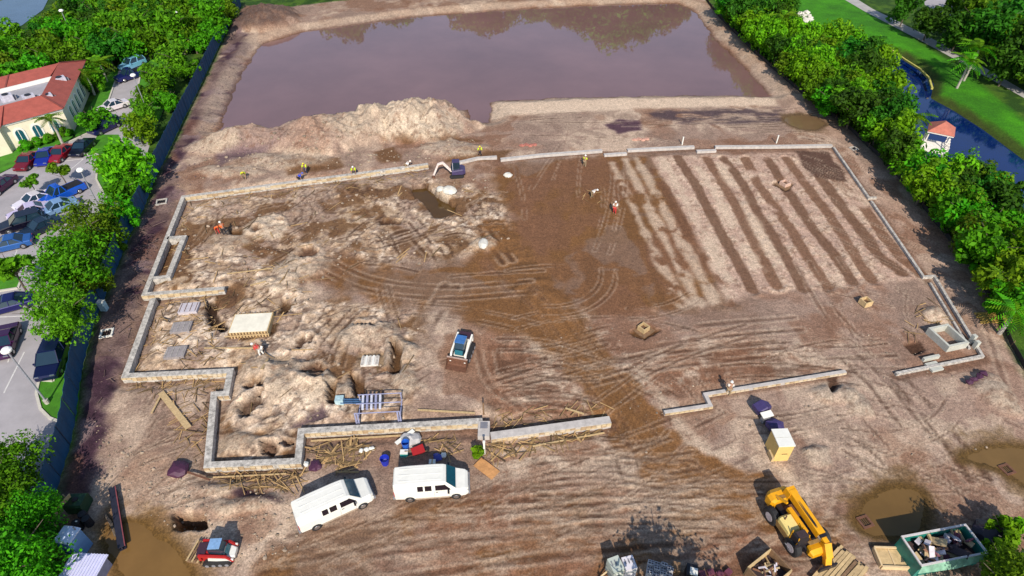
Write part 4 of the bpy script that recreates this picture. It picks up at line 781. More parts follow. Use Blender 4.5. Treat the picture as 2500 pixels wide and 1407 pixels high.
for a, b, s, l in ((2215, 20, .85, 'dark green tree overhanging the top of the cart path'), (2275, 50, .9, 'dark green tree between the cart path and the road'), (2350, 70, 1.0, 'dark green tree right behind the big palm'), (2470, 150, 1.0, 'dark green tree shading the cart path at the right edge')): tree((a, b), 'woodd', l, 'tree', None, s)
rr = random.Random(9)
for k in range(26):
    x = -46 + k * 3.5 + rr.uniform(-1, 1); h = 1.0 + .5 * (math.sin(k * 1.3) + math.sin(k * .7)) * .5 + (.45 if 16 < k < 25 else 0)
    tree(None, rr.choice(['wood', 'woodo']), 'broad tree beyond the far bank of the pond, mirrored in the water', 'tree', 'trees beyond the far bank of the pond', h * 1.05, pos=(x, 156 + rr.uniform(-2, 3) + abs(x) * .02))
# trees between fence and parking lot
for px, kd, s, lab in (((155, 638), 'oak', 1.0, 'largest broad green tree between the fence and the parked cars'), ((205, 545), 'oako', .92, 'thin olive tree just above the largest tree by the fence'), ((150, 765), 'oako', .85, 'olive tree with a gap in its crown, below the largest tree by the fence'),
                       ((212, 690), 'olive', .8, 'small olive tree tucked between the largest tree and the fence'), ((310, 400), 'bright', 1.15, 'bright green dense tree beside the fence near the parked red cars'), ((300, 455), 'bush', .9, 'green tree hugging the fence above the tall lamp'), ((262, 395), 'bright', .7, 'small lime tree on the kerb island by the black car'), ((330, 305), 'bright', .9, 'lime tree on the island right of the navy car'), ((352, 268), 'olive', .75, 'sparse olive tree by the fence near the white car'),
                       ((385, 185), 'bush', 1.15, 'broad green tree behind the pair of blue vehicles'), ((425, 140), 'olive', 1.15, 'tall olive green tree beside the fence at the end of the lane'), ((372, 225), 'bush', .9, 'round green tree beside the lane right of the white car'), ((440, 95), 'olive', .9, 'olive tree near the far end of the lane'), ((405, 240), 'bush', .8, 'green tree against the fence halfway along the lane'),
                       ((292, 520), 'bush', .85, 'green tree by the fence just right of the thin olive tree'), ((268, 580), 'bush', .7, 'small green tree squeezed between fence and thin olive tree'), ((330, 440), 'bush', .8, 'green tree pressed against the fence by the dense bright tree'), ((470, 95), 'bush', 1.0, 'green tree by the fence at the far end of the lane'), ((455, 160), 'bush', .9, 'green tree by the fence below the tall olive green tree'), ((225, 285), 'bush', .9, 'round green tree at the corner of the cream building'), ((225, 190), 'bush', .85, 'green tree against the arched side windows'), ((65, 432), 'lot', 1.0, 'young tree among the bays below the first red car'), ((140, 408), 'lot', 1.05, 'young tree among the bays below the second red car'), ((15, 640), 'lot', 1.5, 'young tree at the left picture edge above the grass strip'),
                       ((5, 1150), 'oak', .62, 'dark rounded tree at the left edge above the white shed'), ((38, 1270), 'oak', .62, 'big dark tree left of the white shed'), ((18, 1385), 'oak', .7, 'dark tree in the bottom left corner'), ((88, 1330), 'bush', .62, 'small dark green tree touching the white shed'), ((-40, 1215), 'oak', .7, 'dark tree half cut off by the left edge'), ((80, 1395), 'bush', .62, 'bushy dark tree below the white shed'),
                       ((2392, 430), 'bare', 1.05, 'grey nearly bare tree leaning over the canal'), ((2355, 395), 'bare', .8, 'small grey twiggy tree beside the dock'), ((2472, 1395), 'oako', .55, 'feathery green tree in the bottom right corner')): tree(px, kd, lab, 'tree', None, s)
for k in range(9):
    a = P(60 + k * 14, 368 - k * 4.6); tree(None, 'hedge', '%s clipped hedge bush from the left along the cream building front' % ORD[k], 'hedge', 'hedge bushes in front of the cream building', 1.0, pos=a)
for k in range(26):
    f = k / 25; a = P(*[(275 - 105 * f) + (70 * (1 - f)), 470 + 405 * f]); a.x -= .3; tree(None, 'hedge', '%s hedge bush from the %s in the strip between fence and lot' % ((ORD[k], 'top') if k < 13 else (ORD[25 - k], 'bottom')), 'hedge', 'hedge bushes along the fence', .95, pos=(a.x - 1.2, a.y))
for (a, b, s, lab) in ((2445, 1290, .9, 'green shrub behind the waste container'), (2470, 1340, 1.0, 'bright yellow green shrub right of the waste container'), (2425, 1345, .6, 'small yellow shrub touching the end of the waste container'), (2490, 1300, .8, 'green shrub at the right edge near the waste container')): tree((a, b), 'shrub', lab, 'shrub', None, s)
o = tree(None, 'hedge', 'vivid green leafy clump on the soil right of the straight white van', 'plant', None, .75, pos=G(1168, 1112)); o.children[0].data = crown_mesh('crown', 420, .9, .7, 7, LF[3], .2, 8, 0, .5)
# palms
def frond_mesh():
    mb = MB(); n = 12; L = 2.4
    for i in range(n):
        t = i / n; x = L * t; z = .9 * t - 1.9 * t * t; l = .62 * math.sin(math.pi * min(1, t * .9 + .12))
        for s in (-1, 1):
            mb.quad((x, 0, z), (x + .13, 0, z + .02), (x + .3, s * l, z - .22), (x + .16, s * l * .9, z - .2))
    mb.tube([(0, 0, 0), (L * .5, 0, .9 * .5 - 1.9 * .25), (L, 0, -1.0)], [.05, .03, .01], 4)
    return mb
FR = [frond_mesh().mesh('frond', LF[0]), frond_mesh().mesh('frond', LF[1])]
def palm(px, h, lab, fi=0, s=1.0):
    p = P(*px, h); t = thing('palm_tree', lab, 'palm', (p.x, p.y, 0)); MB().tube([(0, 0, -.1), (.1, .05, h * .5), (0, 0, h)], [.2, .15, .13], 8).build('trunk', BARKP, t)
    for k in range(16):
        o = link('frond', FR[fi], t); o.location = (0, 0, h); o.rotation_euler = (0, random.uniform(-.65, .35), k * 2.4); o.scale = (s, s, s)
for px, h, lab, fi, s in (((120, 290), 4.2, 'palm in front of the arched windows of the cream building', 1, .75), ((208, 182), 3.4, 'tall palm behind the far corner of the cream building', 1, 1), ((240, 152), 3.4, 'tall palm by the wood behind the cream building', 1, 1), ((2225, 285), 5, 'yellowish palm on the bank left of the dock', 1, 1.15), ((2392, 118), 5.5, 'big palm standing beyond the fairway', 0, 1.25), ((2368, 150), 4.5, 'shorter palm beside the big palm beyond the fairway', 0, 1.2), ((1915, 40), 6, 'thin palm at the top end of the right tree belt', 1, 1), ((2455, 690), 3.5, 'low palm at the lower end of the right belt', 1, .9), ((2480, 760), 3, 'dark low palm near the timber pile', 0, .9)): palm(px, h, lab, fi, s)
# ------------------------------------------------------------------ vehicles
def sec(x, hw, z0, z1, ch=.08, tp=None):
    tp = hw if tp is None else tp
    return [(x, -hw, z0 + ch), (x, -hw, z0 + (z1 - z0) * .55), (x, -tp, z1 - ch), (x, -tp + ch, z1), (x, tp - ch, z1), (x, tp, z1 - ch), (x, hw, z0 + (z1 - z0) * .55), (x, hw, z0 + ch), (x, hw - ch, z0), (x, -hw + ch, z0)]
def wheel(parent, x, y, r, wd, hub=CHROME, nm='wheel'):
    s = 1 if y > 0 else -1
    w_ = MB().loft([[(x + r * k * math.cos(a), y + d * s, r + r * k * math.sin(a)) for a in [6.2832 * j / 16 for j in range(16)]] for k, d in ((.82, -wd / 2), (1, -wd * .38), (1, wd * .38), (.82, wd / 2))]).build(nm, DARKP, parent)
    MB().tube([(x, y + s * wd * .4, r), (x, y + s * (wd * .5 + .012), r)], [r * .62, r * .5], 12).build('rim', hub, w_)
    return w_
def car(kind, col, front, rear, label, z=.7):
    a, b = P(*front, z), P(*rear, z); c = (a + b) / 2; hd = math.atan2((a - b).y, (a - b).x)
    L, W, H = dict(sedan=(4.7, 1.82, 1.42), suv=(4.75, 1.9, 1.72), pickup=(5.4, 1.95, 1.8), van=(5.0, 1.98, 1.8))[kind]
    t = thing('parked_' + ('car' if kind == 'sedan' else kind), label, kind if kind != 'sedan' else 'car', (c.x, c.y, .02), hd, 'vehicles in the parking lot')
    m = mat('car_paint_%d_%d_%d' % tuple(int(v * 999) for v in col), col, .3, metal=.25, namt=.03, coat=.5)
    h, w_ = L / 2, W / 2; bz_ = .88 if kind == 'sedan' else 1.02
    MB().loft([sec(-h, w_ * .82, .42, bz_ - .12), sec(-h + .12, w_ * .94, .25, bz_), sec(-h * .55, w_, .22, bz_ + .04), sec(h * .3, w_, .22, bz_ + .02), sec(h * .62, w_ * .98, .22, bz_ - .06), sec(h - .15, w_ * .92, .25, bz_ - .18), sec(h, w_ * .76, .38, bz_ - .3)]).build('body', m, t, smooth=False)
    if kind == 'sedan': cab = [(-h * .66, bz_ + .02), (-h * .36, H - .03), (h * .08, H), (h * .42, bz_ + .02)]
    elif kind == 'pickup': cab = [(-h * .12, bz_ + .02), (-h * .04, H - .03), (h * .22, H), (h * .5, bz_ + .02)]
    else: cab = [(-h * .93, bz_ + .02), (-h * .82, H - .05), (h * .12, H), (h * .48, bz_ + .02)]
    (x0, zb), (x1, z1), (x2, z2), (x3, _) = cab; tw = w_ * .76; bw = w_ * .95
    g = MB(); q = [(x0, -bw, zb), (x0, bw, zb), (x3, bw, zb), (x3, -bw, zb)]; r = [(x1, -tw, z1 - .03), (x1, tw, z1 - .03), (x2, tw, z2 - .03), (x2, -tw, z2 - .03)]
    for i in range(4): g.quad(q[i], q[(i + 1) % 4], r[(i + 1) % 4], r[i])
    g.quad(*r); g.build('windows', GLASS, t)
    MB().loft([[(x1 - .02, -tw * .96, z1 - .025), (x1 - .02, tw * .96, z1 - .025)], [(x1 + .1, -tw, z1 + .015), (x1 + .1, tw, z1 + .015)], [(x2 - .1, -tw, z2 + .015), (x2 - .1, tw, z2 + .015)], [(x2 + .02, -tw * .96, z2 - .025), (x2 + .02, tw * .96, z2 - .025)]], cap=False, closed=False).build('roof', m, t, fix=False)
    pl = MB()
    for s in (-1, 1):
        pl.bar((x0, s * bw, zb), (x1, s * tw, z1 - .01), .09); pl.bar((x3, s * bw, zb), (x2, s * tw, z2 - .01), .07); xm = (x0 + x3) / 2; pl.bar((xm, s * bw * 1.005, zb), ((x1 + x2) / 2, s * tw * 1.01, (z1 + z2) / 2 - .02), .08)
    tag(pl.build('pillars', m, t), kind='stuff')
    if kind == 'pickup': MB().box((-h * .56, 0, bz_ + .045), (h * .72, W * .78, .02)).build('bed_liner', BLACK, t)
    for s in (-1, 1):
        for x in (-h * .6, h * .62): wheel(t, x, s * (w_ - .1), .34, .24)
        MB().box((h - .13, s * w_ * .62, bz_ - .25), (.16, .36, .14)).build('headlight', CHROME, t); MB().box((-h + .06, s * w_ * .68, bz_ - .16), (.1, .3, .16)).build('taillight', REDP, t); MB().box((x3 - .25, s * (bw + .1), zb + .06), (.14, .2, .14)).build('mirror', m, t)
    return t
N_ = srgb
for k, c, f, r, l in (('sedan', N_(120, 12, 30), (49, 407), (82, 376), 'dark red car parked leftmost in the row facing the hedge'), ('sedan', N_(14, 38, 150), (95, 403), (124, 358), 'blue car parked between the two red cars'), ('sedan', N_(150, 18, 36), (130, 388), (163, 358), 'brighter red car parked right of the blue car'), ('sedan', N_(10, 14, 38), (181, 376), (218, 341), 'black car parked alone by the kerb island below the hedge'),
                      ('suv', N_(24, 22, 82), (237, 316), (274, 299), 'navy suv beside the round tree at the building corner'), ('sedan', N_(238, 228, 230), (251, 264), (297, 250), 'white car alone in the lane beside the cream building'), ('pickup', N_(22, 26, 92), (302, 187), (338, 176), 'dark blue pickup at the far end of the lane'), ('suv', N_(130, 190, 225), (306, 162), (338, 149), 'light blue suv at the far end of the lane'),
                      ('pickup', N_(20, 90, 205), (112, 487), (187, 454), 'bright blue pickup truck in the middle rows'), ('sedan', N_(240, 232, 240), (55, 498), (108, 476), 'white car nose to nose with the bright blue pickup'), ('sedan', N_(215, 200, 230), (46, 522), (94, 507), 'white car with dark windows just above the black suv'), ('suv', N_(14, 12, 34), (18, 552), (88, 532), 'black suv lowest in the left row'),
                      ('sedan', N_(130, 165, 205), (113, 514), (162, 496), 'silver blue car half under the trees below the bright blue pickup'), ('sedan', N_(12, 32, 52), (72, 564), (124, 540), 'dark teal car half under the largest tree'), ('sedan', N_(36, 90, 160), (-16, 602), (53, 586), 'steel blue car cut by the left edge below the black suv'), ('sedan', N_(18, 18, 88), (-14, 750), (50, 733), 'navy car cut by the left edge below the grass strip'),
                      ('sedan', N_(62, 20, 66), (-2, 866), (22, 800), 'dark purple car cut by the left edge beside the lamp head'), ('van', N_(10, 18, 62), (113, 912), (143, 838), 'navy people carrier parked beside the grass strip near the fence'), ('sedan', N_(70, 12, 60), (-22, 466), (18, 436), 'purple car cut by the left edge in the upper lot'), ('sedan', N_(92, 18, 40), (163, 166), (185, 156), 'small dark red car behind the cream building')): car(k, c, f, r, l)
def work_van(front, rear, label):
    a, b = P(*front, .4), P(*rear, .4); c = (a + b) / 2; t = thing('white_van', label, 'van', (c.x, c.y, ground(c.x, c.y)), math.atan2((a - b).y, (a - b).x), 'white work vans on the site')
    W, TP = .99, .84
    MB().loft([sec(-2.72, .88, .62, 1.98, .1, .76), sec(-2.64, .97, .42, 2.08, .1, .82), sec(-1.5, W, .34, 2.13, .1, TP), sec(.3, W, .34, 2.13, .1, TP), sec(.92, W, .34, 2.09, .1, TP - .01), sec(1.12, W, .34, 2.0, .1, TP - .02), sec(1.86, W, .34, 1.24, .06, .93), sec(2.5, .95, .36, 1.12, .08, .86), sec(2.68, .88, .42, 1.0, .1, .78), sec(2.74, .8, .5, .86, .08, .72)]).build('body', WHITEP, t)
    sl = lambda s_, u: (1.14 + (1.80 - 1.14) * s_, u * (.75 + .1 * s_), 2.0 + (1.24 - 2.0) * s_ * (.66 / .74) + .022)
    ws = MB().loft([[sl(s_, u) for u in (-1, -.5, 0, .5, 1)] for s_ in (0.02, .35, .7, 1)], cap=False, closed=False).build('windshield', mat('windshield_glass', (.01, .075, .12), .08, spec=.8, namt=.2), t, fix=False)
    MB().bar((1.72, -.5, 1.36), (1.6, .1, 1.5), .025).build('wiper', BLACK, ws)
    zt, zb_ = 1.86, 1.36
    def yw(z): return W + (TP - W) * max(0, (z - 1.32)) / (2.03 - 1.32) + .008
    for s in (-1, 1):
        for x0, x1, fx in ((-.98, -.56, 0), (-.44, .06, 0), (.32, 1.02, .42)):
            mb = MB(); mb.quad((x0, s * yw(zb_), zb_), (x1 + fx, s * yw(zb_), zb_), (x1, s * yw(zt), zt), (x0, s * yw(zt), zt)); mb.quad((x0, s * (yw(zb_) - .03), zb_), (x0, s * (yw(zt) - .03), zt), (x1, s * (yw(zt) - .03), zt), (x1 + fx, s * (yw(zb_) - .03), zb_))
            mb.build('side_window', mat('side_glass', (.012, .008, .014), .12, spec=.6, namt=.1), t, fix=False)
        for x in (-1.62, 1.78): wheel(t, x, s * .9, .37, .25, CHROME)
        for x in (.22, 1.32): MB().bar((x, s * (W + .002), .5), (x, s * (W + .002), 1.3), .018, .012).build('door_seam', GREYP, t)
        MB().box((1.28, s * 1.14, 1.36), (.14, .22, .24)).build('mirror', BLACK, t); MB().box((2.66, s * .68, .8), (.12, .3, .18)).build('headlight', CHROME, t); MB().box((-2.68, s * .86, 1.1), (.1, .12, .6)).build('taillight', REDP, t)
        MB().quad((-2.705, s * .12, 1.3), (-2.705, s * .7, 1.3), (-2.72, s * .64, 1.8), (-2.72, s * .12, 1.8)).build('rear_window', mat('side_glass', None), t, fix=False)
    for y in (-.5, 0, .5): MB().bar((-2.3, y, 2.134), (.75, y, 2.132), .05, .016).build('roof_rib', WHITEP, t)
    for s in (-1, 1): MB().bar((-1.2, s * (W + .004), .42), (1.3, s * (W + .004), .42), .02, .16).build('sill', mat('sill_grime', (.42, .33, .25), .8, nscale=6, namt=.4), t); MB().box((.42, s * (W + .012), 1.16), (.16, .03, .04)).build('door_handle', BLACK, t)
    MB().box((-2.76, 0, .52), (.16, 1.8, .2)).build('rear_bumper', GREYP, t); MB().box((2.76, 0, .5), (.14, 1.7, .2)).build('front_bumper', GREYP, t); MB().box((2.73, 0, .78), (.05, .9, .2)).build('grille', BLACK, t)
work_van((1148, 1180), (962, 1194), 'white work van parked straight on the soil, to the right, beside the litter'); work_van((896, 1200), (738, 1272), 'white work van parked at a slant, nose towards the foundation wall')
# telehandler
a, b = P(1933, 1325, .7), P(1885, 1255, .7); hd = math.atan2((a - b).y, (a - b).x); c = P(1949, 1284, .9)
t = thing('telehandler', 'yellow telehandler with its boom lowered to a stack of lumber', 'telehandler', (c.x, c.y, ground(c.x, c.y)), hd)
# local: +x front (towards the lumber), +y = left of the machine (picture right)
for x in (-1.3, 1.1):
    for y in (-1.2, 1.2): wheel(t, x, y, .68, .5, mat('hub_grey', (.45, .4, .42), .6), 'wheel')
MB().loft([sec(-2.2, .62, .6, 1.15), sec(-1.4, .72, .5, 1.2), sec(1.3, .72, .5, 1.15), sec(2.1, .6, .55, 1.0)]).build('chassis', BLACK, t)
MB().loft([sec(-2.75, .72, .55, 1.45, .15), sec(-2.45, 1.0, .5, 1.62, .2), sec(-1.95, 1.02, .5, 1.6, .2), sec(-1.75, .8, .6, 1.5, .15)]).build('counterweight', YEL, t)
MB().loft([sec(-.75, .42, .7, 1.55, .12), sec(-.6, .5, .6, 1.72, .14), sec(.45, .5, .6, 1.66, .14), sec(.62, .42, .65, 1.5, .12)]).build('engine_hood', mat('machine_yellow_pale', (.80, .62, .22), .4, namt=.06), t).location = (0, -.86, 0)
MB().box((-.1, -.28, 1.62), (1.9, .32, .3)).build('lift_cylinder_cover', YEL, t)
MB().bar((-.9, -.25, 1.5), (1.35, -.2, 1.25), .26).build('side_beam', YEL, t)
cabo = MB().loft([sec(.62, .42, .8, 1.75, .1), sec(.75, .46, .7, 2.05, .1), sec(1.25, .46, .7, 2.05, .1), sec(1.45, .42, .7, 1.5, .1)]).build('cab', BLACK, t); cabo.location = (0, -.88, 0)
MB().box((1.0, -.88, 2.08), (.5, .7, .05)).build('cab_roof', mat('cab_roof_dark', (.05, .03, .03), .5), cabo).location = (0, .88, 0)
MB().loft([sec(1.55, .5, .7, 1.35, .1), sec(1.95, .62, .75, 1.45, .12), sec(2.25, .5, .8, 1.25, .1)]).build('front_frame', YEL, t).location = (0, -.1, 0)
bm_ = MB().bar((-1.95, .42, 2.05), (1.35, .46, 1.8), .52, .56).build('boom', YEL, t)
MB().box((-1.95, .42, 1.95), (.55, .66, .7), ry=.1).build('boom_pivot', YEL, bm_); MB().bar((-.4, .2, 1.92), (1.6, .235, 1.78), .02, .2).build('decal_strip', mat('decal_grey', (.5, .42, .36), .6), bm_)
b2 = MB().bar((1.2, .46, 1.8), (1.95, .47, 1.7), .36, .4).build('inner_boom', YEL, t); MB().box((1.5, .46, 1.8), (.2, .46, .5)).build('collar', BLACK, b2)
MB().bar((1.85, .47, 1.75), (2.55, .35, 1.05), .5, .56).build('knuckle', YEL, t); MB().bar((2.5, .35, 1.1), (2.85, .25, .55), .42, .42).build('knuckle', YEL, t)
cg = MB().box((3.0, .2, .5), (.12, 1.4, .55)).build('carriage', BLACK, t)
for y in (-.35, .75): MB().bar((3.0, y, .27), (4.2, y, .25), .13, .06).build('fork', BLACK, t)
MB().box((-.9, .1, 1.25), (.9, .9, .4)).build('hydraulics', RUST, t)
for y in (-.9, .9): MB().bar((-2.3, y * .6, 1.5), (-1.3, y * .35, 1.95), .16).build('boom_tower', YEL, t)
HOSE = mat('hose_black', (.02, .02, .022), .5)
for k in range(3): MB().tube([(-1.9, .25 + k * .07, 2.28), (-.5, .26 + k * .07, 2.22), (.6, .3 + k * .06, 2.16), (1.3, .34 + k * .05, 2.02)], .025, 5).build('hose', HOSE, t)
for y in (.3, .62): MB().tube([(-1.6, y, 1.0), (-.2, y, 1.55)], [.09, .07], 8).build('lift_ram', CHROME, t)
MB().tube([(-.4, -1.1, 1.6), (-.4, -1.1, 2.15)], .05, 8).build('exhaust', RUST, t)
for x in (.66, 1.3):
    for y in (-.46, .46): MB().bar((x, -.88 + y * .95, .9), (x - .05, -.88 + y * .9, 2.12), .06).build('cab_post', YEL, t)
MB().box((1.45, -1.5, 1.55), (.08, .25, .3)).build('mirror', BLACK, t); MB().box((-.1, -1.36, .95), (1.3, .04, .5)).build('side_panel', mat('panel_grime', (.30, .17, .05), .7, namt=.4), t)
for k in range(3): MB().box((.75 + .22 * k, -1.4, .55 + .02 * k), (.18, .22, .04)).build('step', GREYP, t)
for x in (-1.3, 1.1): MB().tube([(x, -1.1, .66), (x, 1.1, .66)], .13, 8).build('axle', BLACK, t)
for x in (-1.95, 1.55): MB().box((x, 0, 1.62), (.25, 1.2, .05)).build('deck_plate', mat('panel_grime', None), t)
# lumber stack
c = P(2050, 1398, .2); t = thing('lumber_stack', 'stack of tan boards lying on the telehandler forks', 'lumber', (c.x, c.y, ground(c.x, c.y)), R(38))
pb_me = [MB().box((0, 0, 0), (3.4, .2, .09)).mesh('board', m) for m in (WOOD, WOOD2, WOODD)]
for k in range(9):
    for lay in range(3):
        o = link('board', random.choice(pb_me), t); o.location = (random.uniform(-.25, .25), -1.0 + k * .24, .1 + lay * .1); o.rotation_euler = (0, 0, random.uniform(-.03, .03))
# skid steer in the middle
def skid(pfront, prear, label, body, cabm, arm, bucket=True, grp=None):
    a, b = P(*pfront, .5), P(*prear, .5); c = (a + b) / 2; t = thing('skid_steer_loader', label, 'loader', (c.x, c.y, ground(c.x, c.y)), math.atan2((a - b).y, (a - b).x))
    for y in (-.78, .78): 
        tk = MB().loft([[(x_, y + s * .19, z_) for x_, z_ in ((-1.25, .35), (-1.05, .08), (.95, .05), (1.2, .3), (1.0, .6), (-.9, .75))] for s in (-1, 1)]).build('track', DARKP, t)
        for k in range(4): MB().tube([(-.85 + k * .55, y + (.2 if y > 0 else -.2), .3), (-.85 + k * .55, y + (.23 if y > 0 else -.23), .3)], .17, 10).build('roller', GREYP, tk)
    MB().loft([sec(-1.45, .52, .45, 1.25, .1), sec(-1.2, .58, .35, 1.4, .1), sec(-.4, .58, .3, 1.35, .08), sec(.75, .55, .3, .75, .06)]).build('body', body, t)
    cb = MB().loft([sec(-.5, .46, 1.0, 2.0, .06, .42), sec(-.35, .48, .7, 2.08, .06, .44), sec(.5, .48, .7, 2.06, .06, .44), sec(.78, .44, .72, 1.55, .06, .42)]).build('cab', GLASS, t)
    MB().box((.08, 0, 2.1), (.98, .92, .07)).build('cab_roof', cabm, cb); MB().box((.75, 0, 1.4), (.03, .74, 1.0), ry=-.42).build('front_window', mat('loader_glass', (.02, .13, .17), .1, spec=.8), cb)
    eg = MB().box((-1.15, 0, 1.1), (.75, 1.08, .8)).build('engine_door', mat('dark_purple_grille', (.05, .02, .035), .6), t); MB().box((-1.75, 0, .75), (.08, 1.3, .1)).build('rear_guard', RUST, t)
    for y in (-.6, .6): MB().bar((-1.45, y, .75), (-1.75, y, .75), .07).build('guard_arm', RUST, t)
    for y in (-.68, .68):
        ar = MB().bar((-1.25, y, 1.5), (.9, y, 1.1), .16, .24).build('lift_arm', arm, t); MB().bar((.85, y, 1.15), (1.3, y, .4), .15, .2).build('arm_end', arm, ar); MB().bar((-1.25, y, .8), (-1.2, y, 1.55), .15, .2).build('arm_tower', arm, ar)
        MB().tube([(-.7, y * .85, .8), (.6, y * .85, 1.0)], .05, 6).build('cylinder', CHROME, ar)
    if bucket:
        bk = MB(); pr = [(1.35, .95), (1.3, .1), (1.45, .04), (2.1, .05)]
        bk.loft([[(x_, y, z_) for x_, z_ in pr] + [(x_ + .03, y, z_ + .04) for x_, z_ in pr[::-1]] for y in (-.95, .95)]); bo = bk.build('bucket', RUST, t)
        for y in (-.95, .95): MB().quad((1.35, y, .95), (1.3, y, .1), (1.45, y, .04), (2.1, y, .06), (1.7, y, .65)).build('bucket_side', RUST, bo, fix=False)
        MB().bar((1.37, -.97, .97), (1.37, .97, .97), .1).build('bucket_edge', mat('worn_edge', (.45, .33, .28), .6), bo)
    return t
skid((1108, 905), (1146, 812), 'white skid steer with blue roofed cab and dirty bucket in the middle of the site', WHITEP, mat('blue_roof', (.05, .16, .42), .35), WHITEP)
t = skid((575, 1348), (497, 1352), 'small red and white loader with a blue topped cab standing by the brown puddle', REDP, mat('pale_blue_roof', (.22, .38, .62), .4), REDP, False)
t.scale = (.8, .8, .85)
hood = MB().loft([sec(-.1, .55, .3, .9, .1), sec(.5, .58, .3, .85, .12), sec(.85, .45, .35, .7, .12)]).build('front_hood', WHITEP, t); hood.location = (.55, 0, 0)
for y in (-.62, .62): MB().bar((-.6, y * 1.18, .98), (1.35, y * 1.1, .55), .12, .34).build('white_panel', WHITEP, t)
t = thing('timber_pallet', 'dark timber pallet leaning behind the small red and white loader', 'pallet', G(487, 1352), R(80))
for k in range(5): MB().box((0, -.4 + k * .2, .35), (1.5, .12, .04)).build('slat', WOODD if k % 2 else WOOD, t)
for k in range(3): MB().box((-.65 + k * .65, 0, .16), (.1, 1.0, .32)).build('bearer', WOODD, t)
# mini excavator
c = G(1115, 430); t = thing('mini_excavator', 'purple dark mini excavator with a white bent arm reaching over the pool', 'excavator', c, R(187))
for y in (-.6, .6): MB().loft([[(x_, y + s * .18, z_) for x_, z_ in ((-.95, .28), (-.75, .05), (.75, .05), (.95, .28), (.75, .5), (-.75, .5))] for s in (-1, 1)]).build('track', DARKP, t)
EXC = mat('excavator_purple', (.06, .045, .12), .5)
MB().loft([sec(-1.15, .6, .55, 1.15, .15), sec(-.8, .78, .5, 1.3, .12), sec(.6, .75, .5, 1.1, .1)]).build('body', EXC, t)
cb = MB().loft([sec(-.45, .42, 1.0, 2.2, .06), sec(.45, .42, 1.0, 2.2, .06), sec(.7, .4, 1.0, 1.6, .06)]).build('cab', GLASS, t); MB().box((0, 0, 2.24), (.95, .86, .07)).build('cab_roof', EXC, cb); 
for y in (-.42, .42): MB().bar((.45, y, 1.0), (.45, y, 2.2), .06).build('cab_post', mat('pale_post', (.5, .48, .55), .5), cb)
ARM = mat('pale_pink_arm', (.74, .62, .58), .5)
MB().bar((.6, .2, .9), (1.7, .2, 2.2), .22, .3).build('boom', ARM, t); MB().bar((1.65, .2, 2.2), (2.35, .2, 2.0), .2, .26).build('boom', ARM, t); MB().bar((2.3, .2, 2.05), (3.0, .2, .45), .17, .22).build('stick', ARM, t); MB().loft([[(2.95, y, .5), (2.8, y, .05), (3.05, y, -.2), (3.3, y, .1)] for y in (-.05, .45)]).build('bucket', RUST, t)
# ------------------------------------------------------------------ people
PEO = {}
def body_mesh(pose):
    bend = {'stand': 0, 'bend': .95, 'reach': .35}[pose]; V_ = []; E_ = []; Rd = []
    def add(p, r, par):
        V_.append(p); Rd.append(r)
        if par is not None: E_.append((par, len(V_) - 1))
        return len(V_) - 1
    s, c = math.sin(bend), math.cos(bend); tb = lambda x, y, z: (x * c + z * s, y, .95 + z * c - x * s)
    pel = add((0, 0, .95), .155, None); ch = add(tb(.0, 0, .36), .165, pel); nk = add(tb(.02, 0, .54), .07, ch); hd_ = add(tb(.05, 0, .66), .1, nk); add(tb(.05, 0, .76), .095, hd_)
    for sy in (-1, 1):
        hp = add((0, sy * .1, .88), .1, pel); kn = add((.06 + (.06 if sy > 0 else -.02), sy * .13, .48), .068, hp); an = add((-.02 + (.1 if sy > 0 else -.08), sy * .14, .09), .045, kn); add((.12 + (.1 if sy > 0 else -.08), sy * .16, .045), .04, an)
        sh = add(tb(.0, sy * .2, .47), .065, ch); f = {'stand': 0.05, 'bend': .25, 'reach': .3}[pose]; el = add(tb(.04 + f * .6, sy * .27, .2), .045, sh)
        hn = add(tb(.16 + f * 1.5, sy * .24, .02 if pose != 'reach' else .12), .034, el); add(tb(.22 + f * 1.8, sy * .23, -.06 if pose != 'reach' else .1), .028, hn)
    return V_, E_, Rd
def skinned(V_, E_, Rd, m, name, infl=0.0, keep=None):
    me = bpy.data.meshes.new(name); ids = keep or list(range(len(V_))); mp = {k: i for i, k in enumerate(ids)}
    me.from_pydata([V_[k] for k in ids], [(mp[a], mp[b]) for a, b in E_ if a in mp and b in mp], [])
    o = bpy.data.objects.new(name, me); COL.objects.link(o); md = o.modifiers.new('s', 'SKIN'); o.modifiers.new('d', 'SUBSURF').levels = 1
    for i, k in enumerate(ids): me.skin_vertices[0].data[i].radius = (Rd[k] + infl, Rd[k] + infl)
    me.skin_vertices[0].data[0].use_root = True
    dg = bpy.context.evaluated_depsgraph_get(); r = bpy.data.meshes.new_from_object(o.evaluated_get(dg)); bpy.data.objects.remove(o)
    r.materials.clear(); r.materials.append(m); r.name = name; r.shade_smooth(); return r
SKIN = mat('skin', (.35, .19, .12), .6, namt=.1)
